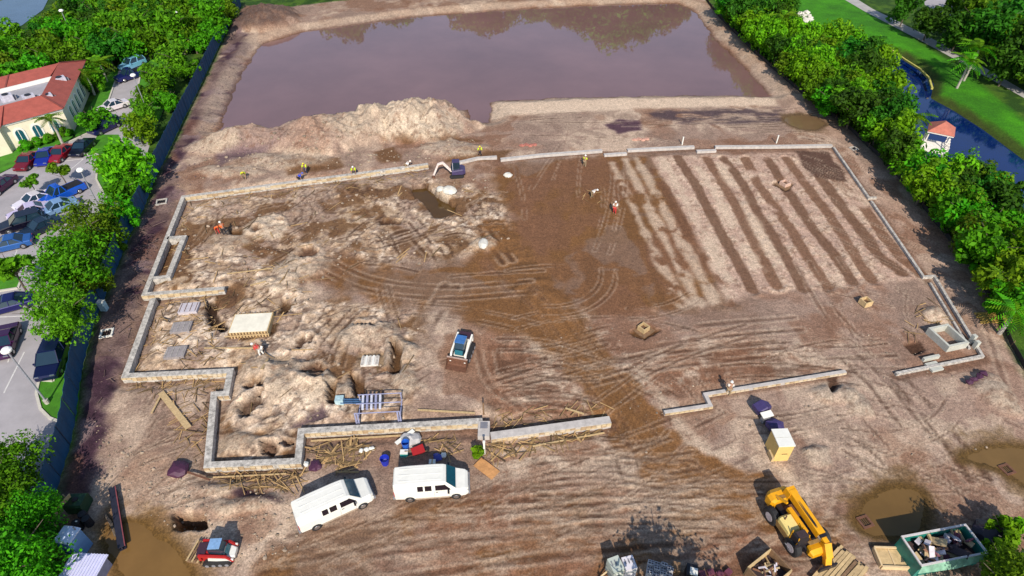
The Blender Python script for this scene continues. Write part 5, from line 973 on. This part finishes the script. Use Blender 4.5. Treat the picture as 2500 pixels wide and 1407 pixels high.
def person(px, hd, pose, vest, trs, hat, label):
    key = (pose, vest, trs)
    V_, E_, Rd = body_mesh(pose)
    if key not in PEO:
        up = [0, 1] + [5 + 8 * k + 4 for k in (0, 1)] + [5 + 8 * k + 5 for k in (0, 1)]; lg = [0] + [5 + 8 * k + j for k in (0, 1) for j in (0, 1, 2)]
        PEO[key] = (skinned(V_, E_, Rd, SKIN, 'body'), skinned(V_, E_, Rd, vest, 'vest', .03, up), skinned(V_, E_, Rd, trs, 'trousers', .022, lg))
    t = thing('person', label, 'person', G(*px), hd, 'workers on the site'); bo = link('body', PEO[key][0], t); link('vest', PEO[key][1], t); link('trousers', PEO[key][2], t)
    h = Vector(V_[4]); hm = MB(); hm.loft([[(h.x + .13 * k * math.cos(a), h.y + .115 * k * math.sin(a), h.z + z_) for a in [6.2832 * j / 10 for j in range(10)]] for k, z_ in ((1.25, -.01), (1.0, 0.0), (.9, .07), (.55, .12), (.1, .14))]).build('hard_hat', hat, t)
    f = Vector(V_[3]); MB().bar((f.x + .09, f.y, f.z - .01), (f.x + .125, f.y, f.z - .035), .025).build('nose', SKIN, bo)
    for sy in (-1, 1): MB().box((f.x + .1, f.y + sy * .035, f.z + .02), (.012, .02, .014)).build('eye', BLACK, bo)
LIME = mat('lime_vest', (.55, .72, .02), .7, namt=.1); ORG = mat('orange_vest', (.75, .12, .015), .7, namt=.1); BLU = mat('blue_shirt', (.02, .06, .5), .7, namt=.1); WHT = mat('white_shirt', (.78, .75, .7), .7, namt=.05); RDS = mat('red_shirt', (.5, .03, .03), .7); JEAN = mat('jeans', (.03, .04, .09), .8); KHA = mat('khaki_trousers', (.3, .22, .13), .8); DRK = mat('dark_trousers', (.03, .025, .03), .8)
HW_ = mat('white_hat', (.8, .8, .76), .4); HY = mat('yellow_hat', (.75, .6, .03), .4); HB = mat('blue_hat', (.03, .1, .5), .4); HO = mat('orange_hat', (.7, .15, .02), .4)
for px, hd, pose, v, tr_, ht, lab in (((598, 438), -1.2, 'bend', LIME, KHA, HY, 'worker in lime vest bending over the left end of the back wall'), ((731, 447), .3, 'bend', BLU, DRK, HB, 'worker in a blue shirt bending at the back wall'), ((748, 424), -1.6, 'reach', LIME, JEAN, HY, 'worker in lime vest standing just behind the one in blue'), ((866, 432), -1.4, 'reach', LIME, DRK, HW_, 'worker in pale lime vest over the middle of the back wall'),
                                      ((992, 417), .2, 'bend', WHT, KHA, HW_, 'worker in a white top at the back wall left of the excavator'), ((1172, 382), -1.5, 'reach', LIME, DRK, HY, 'worker in lime vest near the gap in the back wall'), ((1427, 408), 1.2, 'stand', LIME, KHA, HW_, 'worker in pale lime standing alone on the graded soil'), ((1444, 484), -.4, 'bend', WHT, KHA, HW_, 'worker in white crouching among boards on the graded soil'), ((1500, 522), -1.9, 'stand', WHT, RDS, HW_, 'worker in white shirt and red trousers on the graded soil'),
                                      ((533, 572), -.8, 'bend', ORG, RDS, HO, 'left one of two workers in orange by the dug hole'), ((550, 574), 2.4, 'reach', ORG, DRK, HW_, 'right one of two workers in orange by the dug hole'), ((640, 868), 2.9, 'bend', RDS, WHT, HW_, 'worker in red bending beside the long stick below the concrete cap'), ((1776, 965), 1.4, 'stand', WHT, KHA, HW_, 'worker in white on the near right foundation wall')): person(px, hd, pose, v, tr_, ht, lab)
# ------------------------------------------------------------------ site equipment
# plywood job box
p = [P(*q, 2.1) for q in ((1890, 1050), (1930, 1043), (1937, 1084), (1896, 1091))]; c = sum(p, Vector()) / 4; c.z = ground(c.x, c.y)
t = thing('site_box', 'tall yellow box with a white two-panel top standing alone on the right soil', 'box', c, R(3))
MB().box((0, 0, 1.02), (1.35, 1.75, 2.04)).build('body', mat('yellow_ply', (.72, .50, .17), .7, nscale=2, namt=.1), t)
for y in (.46, -.46): MB().box((0, y, 2.09), (1.45, .88, .1)).build('top_panel', WHITEP, t)
MB().box((.1, -.89, 1.0), (.5, .03, .05)).build('handle', BLACK, t); MB().box((-.75, -.5, .3), (.2, .9, .5)).build('step', WOOD2, t); t.scale = (.9, .9, .95)
t = thing('covered_generator', 'machine under dark blue purple sheeting with a pale panel behind the yellow box', 'generator', G(1872, 1030), .3)
BT = mat('dark_blue_tarp', (.05, .035, .13), .6); MB().lump((.1, -.8, .45), .75, 3, 2, .15, .75).build('sheeting', BT, t); MB().loft([sec(-.4, .5, .1, .5), sec(.3, .5, .1, .9), sec(.9, .3, .1, .6)]).build('cover', BT, t).location = (-.2, 1.0, .3); MB().box((-.2, .1, .95), (1.0, .55, .06), rx=.2).build('pale_panel', WHITEP, t); MB().box((-.2, .1, .45), (.6, .4, .9)).build('frame', GREYP, t)
# waste container
a = [P(*q, 1.5) for q in ((2228, 1320), (2372, 1292), (2376, 1345), (2236, 1372))]; c = sum(a, Vector()) / 4; hd = math.atan2((a[1] - a[0]).y, (a[1] - a[0]).x) * .5 + math.atan2((a[2] - a[3]).y, (a[2] - a[3]).x) * .5
t = thing('waste_container', 'teal green open waste container heaped with scrap in the near right corner', 'container', (c.x, c.y, ground(c.x, c.y)), hd); TEAL = mat('teal_paint', (.012, .20, .16), .5, nscale=2, namt=.2); PALER = mat('container_rim', (.60, .56, .55), .6, namt=.2)
Lc, Wc, Hc = 4.9, 2.0, 1.55
for c_, d_ in (((0, Wc / 2, Hc / 2), (Lc, .07, Hc)), ((0, -Wc / 2, Hc / 2), (Lc, .07, Hc)), ((-Lc / 2 + .035, 0, Hc / 2), (.07, Wc - .08, Hc)), ((Lc / 2 - .035, 0, Hc / 2), (.07, Wc - .08, Hc))): MB().box(c_, d_).build('side_wall', TEAL, t)
for y in (-Wc / 2, Wc / 2): MB().box((0, y, Hc + .05), (Lc + .1, .13, .1)).build('rim', PALER, t)
for x in (-Lc / 2, Lc / 2): MB().box((x, 0, Hc + .045), (.13, Wc - .14, .09)).build('rim', PALER, t)
MB().box((0, 0, .7), (Lc - .16, Wc - .1, .1)).build('load_base', mat('load_dark', (.06, .03, .03), .9), t)
for k in range(8): MB().box((-Lc / 2 + .35 + k * .6, -Wc / 2 - .06, Hc / 2), (.08, .06, Hc - .1)).build('rib', TEAL, t)
MB().loft([[(-Lc / 2 - .4, -1.35, 1.3 ), (-Lc / 2 + .1, -1.0, 1.62)], [(0, -1.45, 1.15), (0, -1.05, 1.66)], [(Lc / 2 + .1, -1.3, 1.3), (Lc / 2, -1.0, 1.64)]], cap=False, closed=False).build('cover_sheet', mat('pale_green_sheet', (.22, .42, .30), .6, nscale=1.5, namt=.5), t, fix=False)
SC = [mat('scrap_tan', (.45, .33, .18), .8, island=.4), mat('scrap_maroon', (.14, .035, .06), .7), mat('scrap_pale', (.6, .55, .6), .7), mat('scrap_brown', (.25, .12, .07), .8), mat('scrap_dark', (.04, .025, .03), .8)]
rr = random.Random(3)
for k in range(46):
    x, y, z_ = rr.uniform(-2.1, 2.1), rr.uniform(-.75, .75), rr.uniform(.85, 1.5); MB().box((0, 0, 0), (rr.uniform(.3, 1.3), rr.uniform(.08, .6), rr.uniform(.04, .15)), rr.uniform(0, 3), rr.uniform(-.6, .6), rr.uniform(-.6, .6)).build('scrap_piece', SC[(0, 2, 1, 0, 3, 2, 4)[k % 7]], t).location = (x, y, z_)
t = thing('trailer_frame', 'dark tangled black sheeting at the right end of the waste container', 'tarpaulin', G(2412, 1318)); MB().lump((0, 0, .4), 1.1, 77, 2, .25, .7).build('sheeting', mat('black_sheeting', (.022, .015, .03), .45), t)
# open plywood tray
t = thing('plywood_tray', 'shallow light wooden tray left of the waste container', 'tray', G(2172, 1366), R(-2)); Wt, Lt = 1.85, 1.35
MB().box((0, 0, .26), (Wt - .2, Lt - .2, .05)).build('board', WOOD2, t); LWD = mat('light_lumber', (.66, .49, .28), .75, nscale=5, namt=.15)
for c_, d_ in (((0, Lt / 2, .2), (Wt, .12, .4)), ((0, -Lt / 2, .2), (Wt, .12, .4)), ((-Wt / 2, 0, .2), (.12, Lt - .12, .4)), ((Wt / 2, 0, .2), (.12, Lt - .12, .4))): MB().box(c_, d_).build('frame_side', LWD, t)
MB().box((.0, 0, .3), (.08, Lt - .14, .06)).build('divider', LWD, t)
t = thing('debris_box', 'dark open box of timber offcuts at the lower edge left of the lumber', 'box', G(1868, 1408), R(33))
for c_, d_ in (((0, .85, .6), (2.3, .08, 1.2)), ((0, -.85, .6), (2.3, .08, 1.2)), ((-1.15, 0, .6), (.08, 1.62, 1.2)), ((1.15, 0, .6), (.08, 1.62, 1.2))): MB().box(c_, d_).build('side', WOOD2 if d_[0] > 1 else WOODD, t)
MB().box((0, 0, .5), (2.1, 1.6, .1)).build('fill', SC[4], t)
for k in range(22): MB().box((0, 0, 0), (rr.uniform(.4, 1.1), .1, .06), rr.uniform(0, 3), rr.uniform(-.3, .3), rr.uniform(-.4, .4)).build('offcut', SC[(0, 3, 2)[k % 3]], t).location = (rr.uniform(-.7, .7), rr.uniform(-.5, .5), rr.uniform(.7, 1.1))
PG = mat('pale_green_panel', (.48, .52, .46), .6, namt=.12); PW = mat('pale_white_panel', (.70, .66, .70), .6, namt=.1)
def cabinet(px, m, lab, rz, d, n):
    t = thing('pale_cabinet', lab, 'cabinet', G(*px), rz); MB().box((0, 0, d[2] / 2), d).build('body', m, t)
    for k in range(n): MB().box((-d[0] * .3 + k * d[0] * .3, .1, d[2] + .02), (.08, .3, .04)).build('vent', GREYP, t)
    MB().box((0, -d[1] / 2 - .03, d[2] * .75), (d[0] * .9, .05, .1)).build('lip', WHITEP, t)
cabinet((1498, 1402), PG, 'pale green-grey cabinet standing next to the white one at the lower edge', R(20), (.8, 1.0, 1.5), 2); cabinet((1530, 1398), PW, 'white cabinet with dark vents next to the pale green one at the lower edge', R(14), (.8, .9, 1.45), 3)
t = thing('plank', 'thin pale plank propped left of the pale cabinets', 'plank', G(1475, 1402)); MB().bar((-.5, -.4, .1), (.7, .3, .7), .1, .05).build('board', LWD, t)
# block stack
t = thing('block_stack', 'stack of pale hollow blocks at the lower edge in the tree shadow', 'blocks', G(1608, 1402), R(-18)); HB_ = mat('pale_block', (.52, .5, .52), .85, namt=.2)
bm1 = MB()
for c_, d_ in (((0, .08, 0), (.4, .035, .19)), ((0, -.08, 0), (.4, .035, .19)), ((-.18, 0, 0), (.035, .125, .19)), ((.18, 0, 0), (.035, .125, .19)), ((0, 0, 0), (.035, .125, .19))): bm1.box(c_, d_)
bme = bm1.mesh('concrete_block', HB_)
for i in range(4):
    for j in range(5):
        for k in range(3 if (i + j) % 3 else 4): o = link('concrete_block', bme, t); o.location = (-.65 + i * .43, -.45 + j * .22, .1 + k * .2); o.rotation_euler = (0, 0, random.uniform(-.05, .05))
t = thing('equipment_case', 'white and dark case with a small tan box beside it at the lower edge', 'case', G(1676, 1406), R(-15)); MB().box((.2, 0, .5), (.7, .8, 1.0)).build('body', BLACK, t); MB().box((.3, -.1, 1.03), (.5, .5, .06)).build('lid', WHITEP, t); MB().box((-.75, .2, .3), (.5, .6, .6)).build('tan_box', WOODD, t)
t = thing('rust_bundle', 'low dark reddish bundle at the lower edge between the case and the debris box', 'bundle', G(1745, 1404))
for k in range(4): MB().box((-.9 + k * .6, .1 * (k % 2), .15), (.45, .35, .3), .2 * k).build('bag', SC[1], t)
# lower left: white shed, toilet, tank, beam
t = thing('metal_shed', 'white ribbed metal roof of a shed cut by the lower left edge', 'shed', (*P(186, 1410, 1.3)[:2], 0), R(-3)); LAV = mat('lavender_white_metal', (.62, .62, .82), .4, namt=.08)
MB().box((0, -.3, .6), (2.1, 3.6, 1.2)).build('wall', mat('shed_wall', (.35, .34, .45), .6), t); MB().box((0, -.3, 1.24), (2.5, 3.8, .08)).build('roof', LAV, t)
for k in range(12): MB().box((-1.15 + k * .21, -.3, 1.31), (.06, 3.8, .07)).build('rib', LAV, t)
t = thing('portable_toilet', 'pale blue portable toilet beside the white shed roof', 'toilet', (*P(162, 1306, 2.2)[:2], 0), R(-8)); PBT = mat('pale_blue_plastic', (.16, .30, .52), .5, namt=.1)
MB().loft([sec(-.55, .55, .05, 2.1, .05), sec(.55, .55, .05, 2.1, .05)]).build('cabin', PBT, t); MB().loft([sec(-.6, .6, 2.08, 2.2, .04), sec(0, .6, 2.1, 2.36, .1), sec(.6, .6, 2.08, 2.2, .04)]).build('roof', mat('pale_roof', (.58, .66, .82), .5), t); MB().box((0, -.57, 1.05), (.8, .04, 1.9)).build('door', mat('toilet_door', (.04, .12, .3), .5), t); MB().tube([(.4, .4, 2.2), (.4, .4, 2.6)], .05, 6).build('vent', GREYP, t)
t = thing('sign_board', 'tilted blue notice board on posts against the foot of the fence', 'sign', G(163, 1262), R(72)); MB().box((0, 0, 1.1), (1.9, .06, 1.1), rx=.35).build('panel', mat('board_blue', (.05, .08, .5), .5, namt=.2), t)
for x in (-.8, .8): MB().bar((x, .1, 0), (x, .25, 1.6), .08).build('post', WOOD, t)
MB().box((0, -.02, 1.13), (1.98, .05, 1.18), rx=.35).build('frame', WOOD2, t)
t = thing('green_tank', 'dark green square tank behind the notice board', 'tank', G(200, 1240), .05); MB().loft([sec(-.6, .6, .05, 1.1, .12), sec(.6, .6, .05, 1.1, .12)]).build('body', mat('dark_green', (.012, .05, .02), .5), t); MB().tube([(0, 0, 1.1), (0, 0, 1.2)], .2, 10).build('cap', BLACK, t)
t = thing('black_drum', 'black drum pile between the green tank and the portable toilet', 'drum', G(197, 1290)); 
for dx, dy in ((0, 0), (.55, .3), (.1, .65)): MB().tube([(dx, dy, 0), (dx, dy, .85)], .28, 12).build('drum', BLACK, t)
MB().box((.05, .05, .88), (.12, .1, .04)).build('cap', WHITEP, t)
a, b = G(278, 1198), G(303, 1345); t = thing('steel_beam', 'long dark steel beam with a reddish edge lying at the left of the brown puddle', 'beam', a, math.atan2((b - a).y, (b - a).x)); Lb = (b - a).length; SB = mat('dark_blue_steel', (.02, .02, .035), .5)
MB().box((Lb / 2, 0, .38), (Lb, .42, .05)).build('top_flange', SB, t); MB().box((Lb / 2, 0, .2), (Lb, .06, .3)).build('web', SB, t); MB().box((Lb / 2, 0, .025), (Lb, .42, .05)).build('bottom_flange', SB, t); MB().bar((0, .24, .4), (Lb, .24, .4), .06).build('red_edge', mat('edge_red', (.25, .06, .07), .6), t)
a, b = G(258, 1258), G(285, 1312); t = thing('fallen_log', 'dark crooked log beside the steel beam', 'log', a); MB().tube([(0, 0, .1), ((b - a).x * .5 + .15, (b - a).y * .5, .16), ((b - a).x, (b - a).y, .1)], [.1, .13, .09], 8).build('trunk', BARK, t)
# basins and boxes near the fence
def basin(px, lab, s=.9, m=None):
    t = thing('catch_basin', lab, 'drain', G(*px), .3); m = m or CONC
    for c_, d_ in (((0, s / 2, .04), (s + .16, .16, .2)), ((0, -s / 2, .04), (s + .16, .16, .2)), ((-s / 2, 0, .04), (.16, s - .16, .2)), ((s / 2, 0, .04), (.16, s - .16, .2))): MB().box(c_, d_).build('rim', m, t)
    for k in range(4): MB().box((-s * .3 + k * s * .2, 0, .05), (.05, s - .17, .06)).build('grate_bar', BLACK, t)
    MB().box((0, 0, -.02), (s - .16, s - .16, .04)).build('sump', BLACK, t)
basin((261, 815), 'square basin with a white lower edge beside the fence', 1.0, WHITEP); basin((395, 494), 'square grey basin rim near the left back corner of the walls', 1.1); basin((2111, 1276), 'rusty square drain grate beside the muddy yellow puddle', .75, RUST); basin((2457, 1148), 'square drain grate in the brown puddle at the right edge', .75, RUST); basin((2084, 364), 'small drain ringed with pale soil beside the far right corner', .8)
t = thing('utility_box', 'small pale blue box on the fence foot beside the largest tree', 'box', (*P(248, 742, .8)[:2], 0)); MB().box((0, 0, .55), (.6, .5, 1.1)).build('cabinet', mat('pale_blue_box', None), t); MB().box((0, 0, 1.12), (.66, .56, .05)).build('lid', WHITEP, t)
# litter by the straight van
def tub(px, m, lab, nm='plastic_tub', r=.35, h=.7):
    t = thing(nm, lab, 'tub', G(*px)); MB().loft([[(r * k * math.cos(a), r * k * math.sin(a), z_) for a in [6.2832 * j / 12 for j in range(12)]] for k, z_ in ((.8, 0), (1, h), (1.06, h), (.95, h - .02), (.85, h * .4))]).build('shell', m, t); MB().tube([(0, 0, h * .3), (0, 0, h * .42)], r * .7, 10).build('contents', mat('tub_inside', (.2, .2, .5), .6), t)
tub((941, 1132), BLUEP, 'round violet blue tub left of the straight van'); tub((992, 1096), mat('cobalt', (.02, .12, .55), .4), 'upright blue barrel in front of the grey sheet', 'barrel', .3, .9)
t = thing('cooler', 'teal green cooler below the blue barrel', 'cooler', G(988, 1112)); MB().box((0, 0, .22), (.6, .4, .44)).build('body', mat('teal_plastic', (.03, .3, .28), .5), t); MB().box((0, 0, .47), (.62, .42, .07)).build('lid', WHITEP, t)
t = thing('wheelbarrow', 'dark red wheelbarrow and tools in the shadow of the straight van', 'wheelbarrow', G(1022, 1110), .4); MB().loft([[(-.5, -.35, .6), (.5, -.4, .65), (.5, .4, .65), (-.5, .35, .6)], [(-.25, -.2, .25), (.3, -.2, .25), (.3, .2, .25), (-.25, .2, .25)]]).build('tray', REDP, t); wheel(t, .7, .0001, .2, .1); 
for y in (-.3, .3): MB().bar((.7, y * .2, .2), (-1.0, y, .6), .05).build('handle', WOODD, t)
t = thing('grey_sheet', 'crumpled pale grey sheet draped by the near foundation wall', 'tarpaulin', G(1003, 1078)); MB().lump((0, 0, .25), 1.0, 31, 2, .2, .45).build('sheeting', mat('pale_sheet', (.50, .48, .47), .7, namt=.2), t); MB().bar((-1.1, -.5, .4), (.2, .7, .55), .35, .05).build('pale_board', WHITEP, t)
t = thing('blue_bags', 'blue and white bags beside a white carton behind the straight van', 'bags', G(1068, 1122)); MB().lump((0, .1, .2), .35, 12, 2, .2, .7).build('bag', mat('bag_blue', (.04, .06, .35), .5), t); MB().lump((.45, .25, .18), .26, 13, 2, .2, .7).build('bag', WHITEP, t)
t = thing('carton', 'white carton in the van shadow just above the straight van roof', 'carton', G(1056, 1133)); MB().box((0, 0, .18), (.5, .4, .36)).build('box', WHITEP, t); MB().box((0, 0, .37), (.1, .41, .02)).build('tape', WOOD2, t)
t = thing('plywood_sheet', 'orange tan plywood sheet lying right of the straight van nose', 'plywood', G(1188, 1146), R(-40)); MB().box((0, 0, .12), (1.9, .95, .05)).build('board', mat('orange_ply', (.55, .27, .10), .7, nscale=3, namt=.3), t); MB().box((-.9, .45, .18), (.5, .06, .05)).build('strap', RUST, t)
t = thing('paper_scraps', 'white torn bags on the straw left of the blue tub', 'bags', G(895, 1102))
for k in range(3): MB().lump((k * .4 - .4, .1 * k, .1), .22, 50 + k, 2, .25, .6).build('bag', WHITEP, t)
t = thing('white_post', 'white slim post standing below the grey pier', 'post', G(1183, 1108)); MB().box((0, 0, .8), (.14, .14, 1.6)).build('shaft', WHITEP, t); MB().box((0, 0, 1.62), (.2, .2, .04)).build('cap', WHITEP, t)
t = thing('marker_post', 'brown timber stake standing inside the wall above the grey pier', 'post', G(1181, 1012)); MB().box((0, 0, .7), (.12, .12, 1.6)).build('shaft', WOODD, t)
for px, lab in (((1665, 354), 'white post at the back wall, left of two by the levee'), ((1895, 350), 'white post at the back wall, right of two by the levee')): t = thing('white_post', lab, 'post', G(*px), 0, 'white posts by the levee'); MB().box((0, 0, .6), (.14, .14, 1.2)).build('shaft', WHITEP, t); MB().box((0, 0, 1.21), (.2, .2, .03)).build('cap', WHITEP, t)
# netting heaps, purple bundles
NET = mat('orange_netting', (.42, .15, .11), .8, namt=.3)
for px, lab, m in (((1290, 356), 'crumpled red netting on the soil behind the back wall', NET), ((1565, 342), 'pinkish heap of netting left of the white post at the back wall', mat('pink_net', (.55, .30, .22), .8))):
    t = thing('netting_heap', lab, 'netting', G(*px))
    for k in range(4): MB().lump((k * .6 - .9, .2 * (k % 2), .05), .4, 60 + k, 2, .25, .3).build('fold', m, t)
t = thing('tarp_bundle', 'purple crumpled tarpaulin bundle left of the near left wall corner', 'tarpaulin', G(437, 1150)); PUR = mat('purple_tarp', (.07, .018, .05), .6, namt=.3); MB().lump((0, 0, .22), .95, 91, 2, .16, .42).build('sheeting', PUR, t); MB().bar((.8, -.2, .15), (2.8, -.9, .2), .12).build('pole', RUST, t)
t = thing('tarp_bundle', 'small reddish purple bundle right of the near left wall', 'tarpaulin', G(770, 1140)); MB().lump((0, 0, .12), .5, 92, 2, .2, .45).build('sheeting', PUR, t); MB().lump((-.7, .1, .15), .25, 93, 1, .3, .7).build('white_bag', WHITEP, t)
t = thing('maroon_debris', 'maroon strip of torn sheeting on the soil in the right corner below the pit', 'debris', G(2385, 928), .35)
for k in range(4): MB().lump((k * .7 - 1, .1 * k, .12), .38, 95 + k, 1, .3, .6).build('fold', PUR, t)
# big loose lumber
def planks(pts, lab, w_=.16, m=WOOD, nm='long_plank', z=.18):
    a, b = G(*pts[0]), G(*pts[1]); t = thing(nm, lab, 'plank', a); MB().bar((0, 0, z), ((b.x - a.x), (b.y - a.y), b.z - a.z + z), w_, .07).build('board', m, t)
for pts, lab, w_ in ((((395, 962), (462, 1048)), 'wide tan board slanting down left of the near left wall', .5), (((398, 962), (372, 1012)), 'narrow tan board leaning away from the wide tan board', .16), (((500, 853), (632, 853)), 'long thin yellow stick reaching the worker in red', .12), (((445, 775), (520, 778)), 'thin stick lying across the left room', .1), (((555, 672), (668, 658)), 'thin reddish stick above the concrete cap', .1),
                     (((612, 700), (650, 690)), 'short pale board above the concrete cap', .16), (((1020, 1004), (1160, 1012)), 'long pale board inside the near wall by the stake', .16), (((1300, 1093), (1475, 1060)), 'long thin pale stick outside the straight pale wall', .12), (((1380, 1000), (1425, 1014)), 'pale board inside the straight pale wall', .14), (((760, 1080), (990, 1066)), 'long pale board along the foot of the near wall', .14), (((640, 905), (655, 880)), 'short pale board by the worker in red', .2), (((500, 1170), (700, 1160)), 'grey pole along the outside of the near left wall', .1)): planks(pts, lab, w_)
t = thing('timber_pile', 'flat pile of yellow timbers under the trees at the right edge', 'lumber', G(2425, 778), R(3))
for k in range(6): MB().box((random.uniform(-.2, .2), -.6 + k * .24, .12 + .05 * (k % 2)), (3.2, .18, .14)).build('timber', mat('yellow_timber', (.42, .27, .06), .8, nscale=4, namt=.3), t)
# scattered timber scraps (nobody could count them)
def scraps(px, n, seed, lab, L=(.4, 1.7), m=STRAW, w_=.042):
    poly = PP(px); r = random.Random(seed); mb = MB(); x0, x1 = min(p[0] for p in poly), max(p[0] for p in poly); y0, y1 = min(p[1] for p in poly), max(p[1] for p in poly); k = 0; tries = 0
    n = int(n * .4)
    while k < n and tries < n * 30:
        tries += 1; x, y = r.uniform(x0, x1), r.uniform(y0, y1)
        if not inpoly(x, y, poly): continue
        a = r.gauss(.6, .9) if r.random() < .6 else r.uniform(0, 3.14); l = r.uniform(*L) * .5; z = ground(x, y) + r.uniform(.04, .14); dz = r.uniform(-.1, .1)
        mb.bar((x - math.cos(a) * l, y - math.sin(a) * l, z - dz), (x + math.cos(a) * l, y + math.sin(a) * l, z + dz), w_ * r.uniform(.7, 2.0), .03); k += 1
    tag(mb.build('timber_scraps', m, fix=False), lab, 'scraps', None, 'stuff')
scraps([(455, 490), (1040, 412), (1050, 432), (470, 520), (400, 680), (385, 690)], 330, 1, 'straw coloured timber scraps along the inside of the back wall')
scraps([(380, 735), (540, 720), (545, 895), (320, 905)], 330, 2, 'straw coloured timber scraps strewn in the left room'); scraps([(300, 935), (540, 915), (520, 1000), (490, 1130), (440, 1130), (430, 1000)], 260, 3, 'straw coloured timber scraps outside the left wall corner')
scraps([(520, 1150), (745, 1145), (730, 1200), (560, 1195)], 240, 4, 'straw coloured timber scraps below the near left wall', (.5, 2.0)); scraps([(760, 1085), (900, 1075), (905, 1110), (860, 1160), (780, 1130)], 200, 5, 'straw coloured timber scraps between the wall and the slanted van', (.6, 2.0), w_=.07); scraps([(1190, 1085), (1480, 1045), (1470, 1062), (1290, 1110), (1200, 1125)], 170, 6, 'pale timber scraps outside the straight pale wall', (.6, 2.0), w_=.07)
scraps([(1200, 1000), (1480, 985), (1490, 1015), (1200, 1040)], 130, 7, 'straw coloured timber scraps inside the straight pale wall'); scraps([(1030, 1070), (1110, 1060), (1125, 1110), (1080, 1115)], 70, 8, 'thin timber scraps behind the straight van', (.6, 1.6)); scraps([(560, 650), (760, 640), (740, 760), (690, 830), (520, 840), (545, 720)], 170, 9, 'timber scraps round the concrete cap'); scraps([(2250, 730), (2340, 750), (2350, 800), (2260, 790), (2230, 840), (2200, 830)], 60, 10, 'timber scraps round the concrete pit'); scraps([(1420, 465), (1480, 470), (1470, 500), (1425, 492)], 26, 11, 'loose boards round the crouching worker', (.5, 1.4)); scraps([(270, 720), (370, 500), (400, 560), (330, 760), (290, 930), (235, 1000)], 160, 12, 'dark twigs on the humus beside the fence', m=mat('twigs', (.20, .13, .11), .9, island=.5))
scraps([(480, 520), (1150, 440), (1200, 600), (760, 690), (760, 760), (1040, 800), (980, 1000), (760, 1040), (600, 1090), (540, 900), (400, 690)], 190, 13, 'boards and sticks scattered through the rubble', (.8, 2.6), w_=.07)
# stones in the rubble and along the mounds
def stones(px, n, seed, lab, m, rmin=.05, rmax=.22):
    poly = PP(px); r = random.Random(seed); mb = MB(); x0, x1 = min(p[0] for p in poly), max(p[0] for p in poly); y0, y1 = min(p[1] for p in poly), max(p[1] for p in poly); k = 0; tries = 0
    while k < n and tries < n * 20:
        tries += 1; x, y = r.uniform(x0, x1), r.uniform(y0, y1)
        if not inpoly(x, y, poly): continue
        q = r.random() ** 3; mb.lump((x, y, ground(x, y) + .02), rmin + (rmax - rmin) * q, k + seed * 1000, 0 if False else 1, .3); k += 1
    tag(mb.build('stones', m, fix=False), lab, 'stones', None, 'stuff')
PST = mat('pale_stones', (.34, .26, .19), .9, island=.4); stones([(460, 500), (1200, 430), (1250, 600), (760, 700), (760, 760), (1040, 800), (980, 1040), (740, 1060), (540, 900), (400, 690)], 700, 1, 'pale stones and clods strewn through the rubble', PST); stones([(500, 370), (1150, 300), (1170, 380), (480, 440)], 420, 2, 'pale clods on the sand mounds', PST, .06, .26); stones([(400, 1150), (720, 1200), (740, 1340), (600, 1400), (240, 1180), (230, 1010)], 350, 3, 'clods on the near left soil', PST, .04, .16)
stones([(1190, 800), (2100, 780), (2400, 900), (2480, 1100), (1750, 1150), (1200, 1010)], 400, 4, 'clods on the right soil', PST, .03, .11); stones([(440, 410), (590, 100), (530, 300), (480, 440), (250, 950), (200, 1150), (240, 900), (380, 560)], 400, 5, 'dark clods along the fence', mat('dark_clods', (.13, .085, .09), .9, island=.4), .03, .13)
for k, (px, r) in enumerate((((1098, 468), .9), ((1075, 464), .5), ((1240, 430), .5), ((1180, 598), .7))): o = MB().lump((0, 0, .15), r, 300 + k, 2, .12, .55).build('boulder', ROCKM); o.location = G(*px); tag(o, ('biggest white boulder beside the mini excavator pool', 'smaller white boulder beside the mini excavator pool', 'pale boulder right of the mini excavator on brown soil', 'pale grey boulder at the end of the ruts below the pool')[k], 'rock')
# lamps
def lamp(top, base, lab, h=None):
    g = P(*base); 
    hs = [x * .1 for x in range(30, 130)]; h = h or min(hs, key=lambda q: abs(P(*top, q).x - g.x) + abs(P(*top, q).y - g.y))
    tp = P(*top, h); t = thing('street_lamp', lab, 'lamp', g, 0, 'lamps in the parking lot'); MB().tube([(0, 0, 0), (0, 0, h - .2)], [.09, .06], 8).build('pole', STEEL, t); MB().tube([(0, 0, -.05), (0, 0, .5)], .2, 10).build('base', CONC, t)
    MB().loft([[(r_ * math.cos(a), r_ * math.sin(a), z_) for a in [6.2832 * j / 12 for j in range(12)]] for r_, z_ in ((.12, h - .25), (.38, h - .2), (.4, h - .05), (.25, h + .1), (.05, h + .14))]).build('lamp_head', mat('lamp_white', (.85, .83, .8), .4, namt=.03), t)
lamp((12, 854), (117, 985), 'tall lamp with a white head leaning out of the grass island by the fence'); lamp((408, 13), (417, 48), 'lamp rising out of the wood at the top of the picture', 7); lamp((180, 80), (192, 120), 'lamp in front of the wood above the cream building', 7); lamp((450, 80), (455, 110), 'white lamp by the far end of the lane', 6); lamp((354, 230), (362, 275), 'lamp on the island right of the white car', 6); lamp((220, 464), (250, 520), 'white lamp just above the olive tree by the fence', 6)
t = thing('leaning_pole', 'thin pale green pole slanting in the bottom right corner', 'pole', G(2445, 1405)); a = P(2498, 1345, 1.5) - t.location; MB().tube([(0, 0, 0), tuple(a)], .05, 6).build('shaft', mat('pale_green_pole', (.32, .45, .24), .6), t)
# tree just below the frame whose shadow falls on the near soil
tree(None, 'oako', 'tree standing just below the lower picture edge', 'tree', None, 1.05, pos=(10.4, 12.1))
tree(None, 'oako', 'tree standing below the right corner of the picture', 'tree', None, .7, pos=P(2420, 1500))
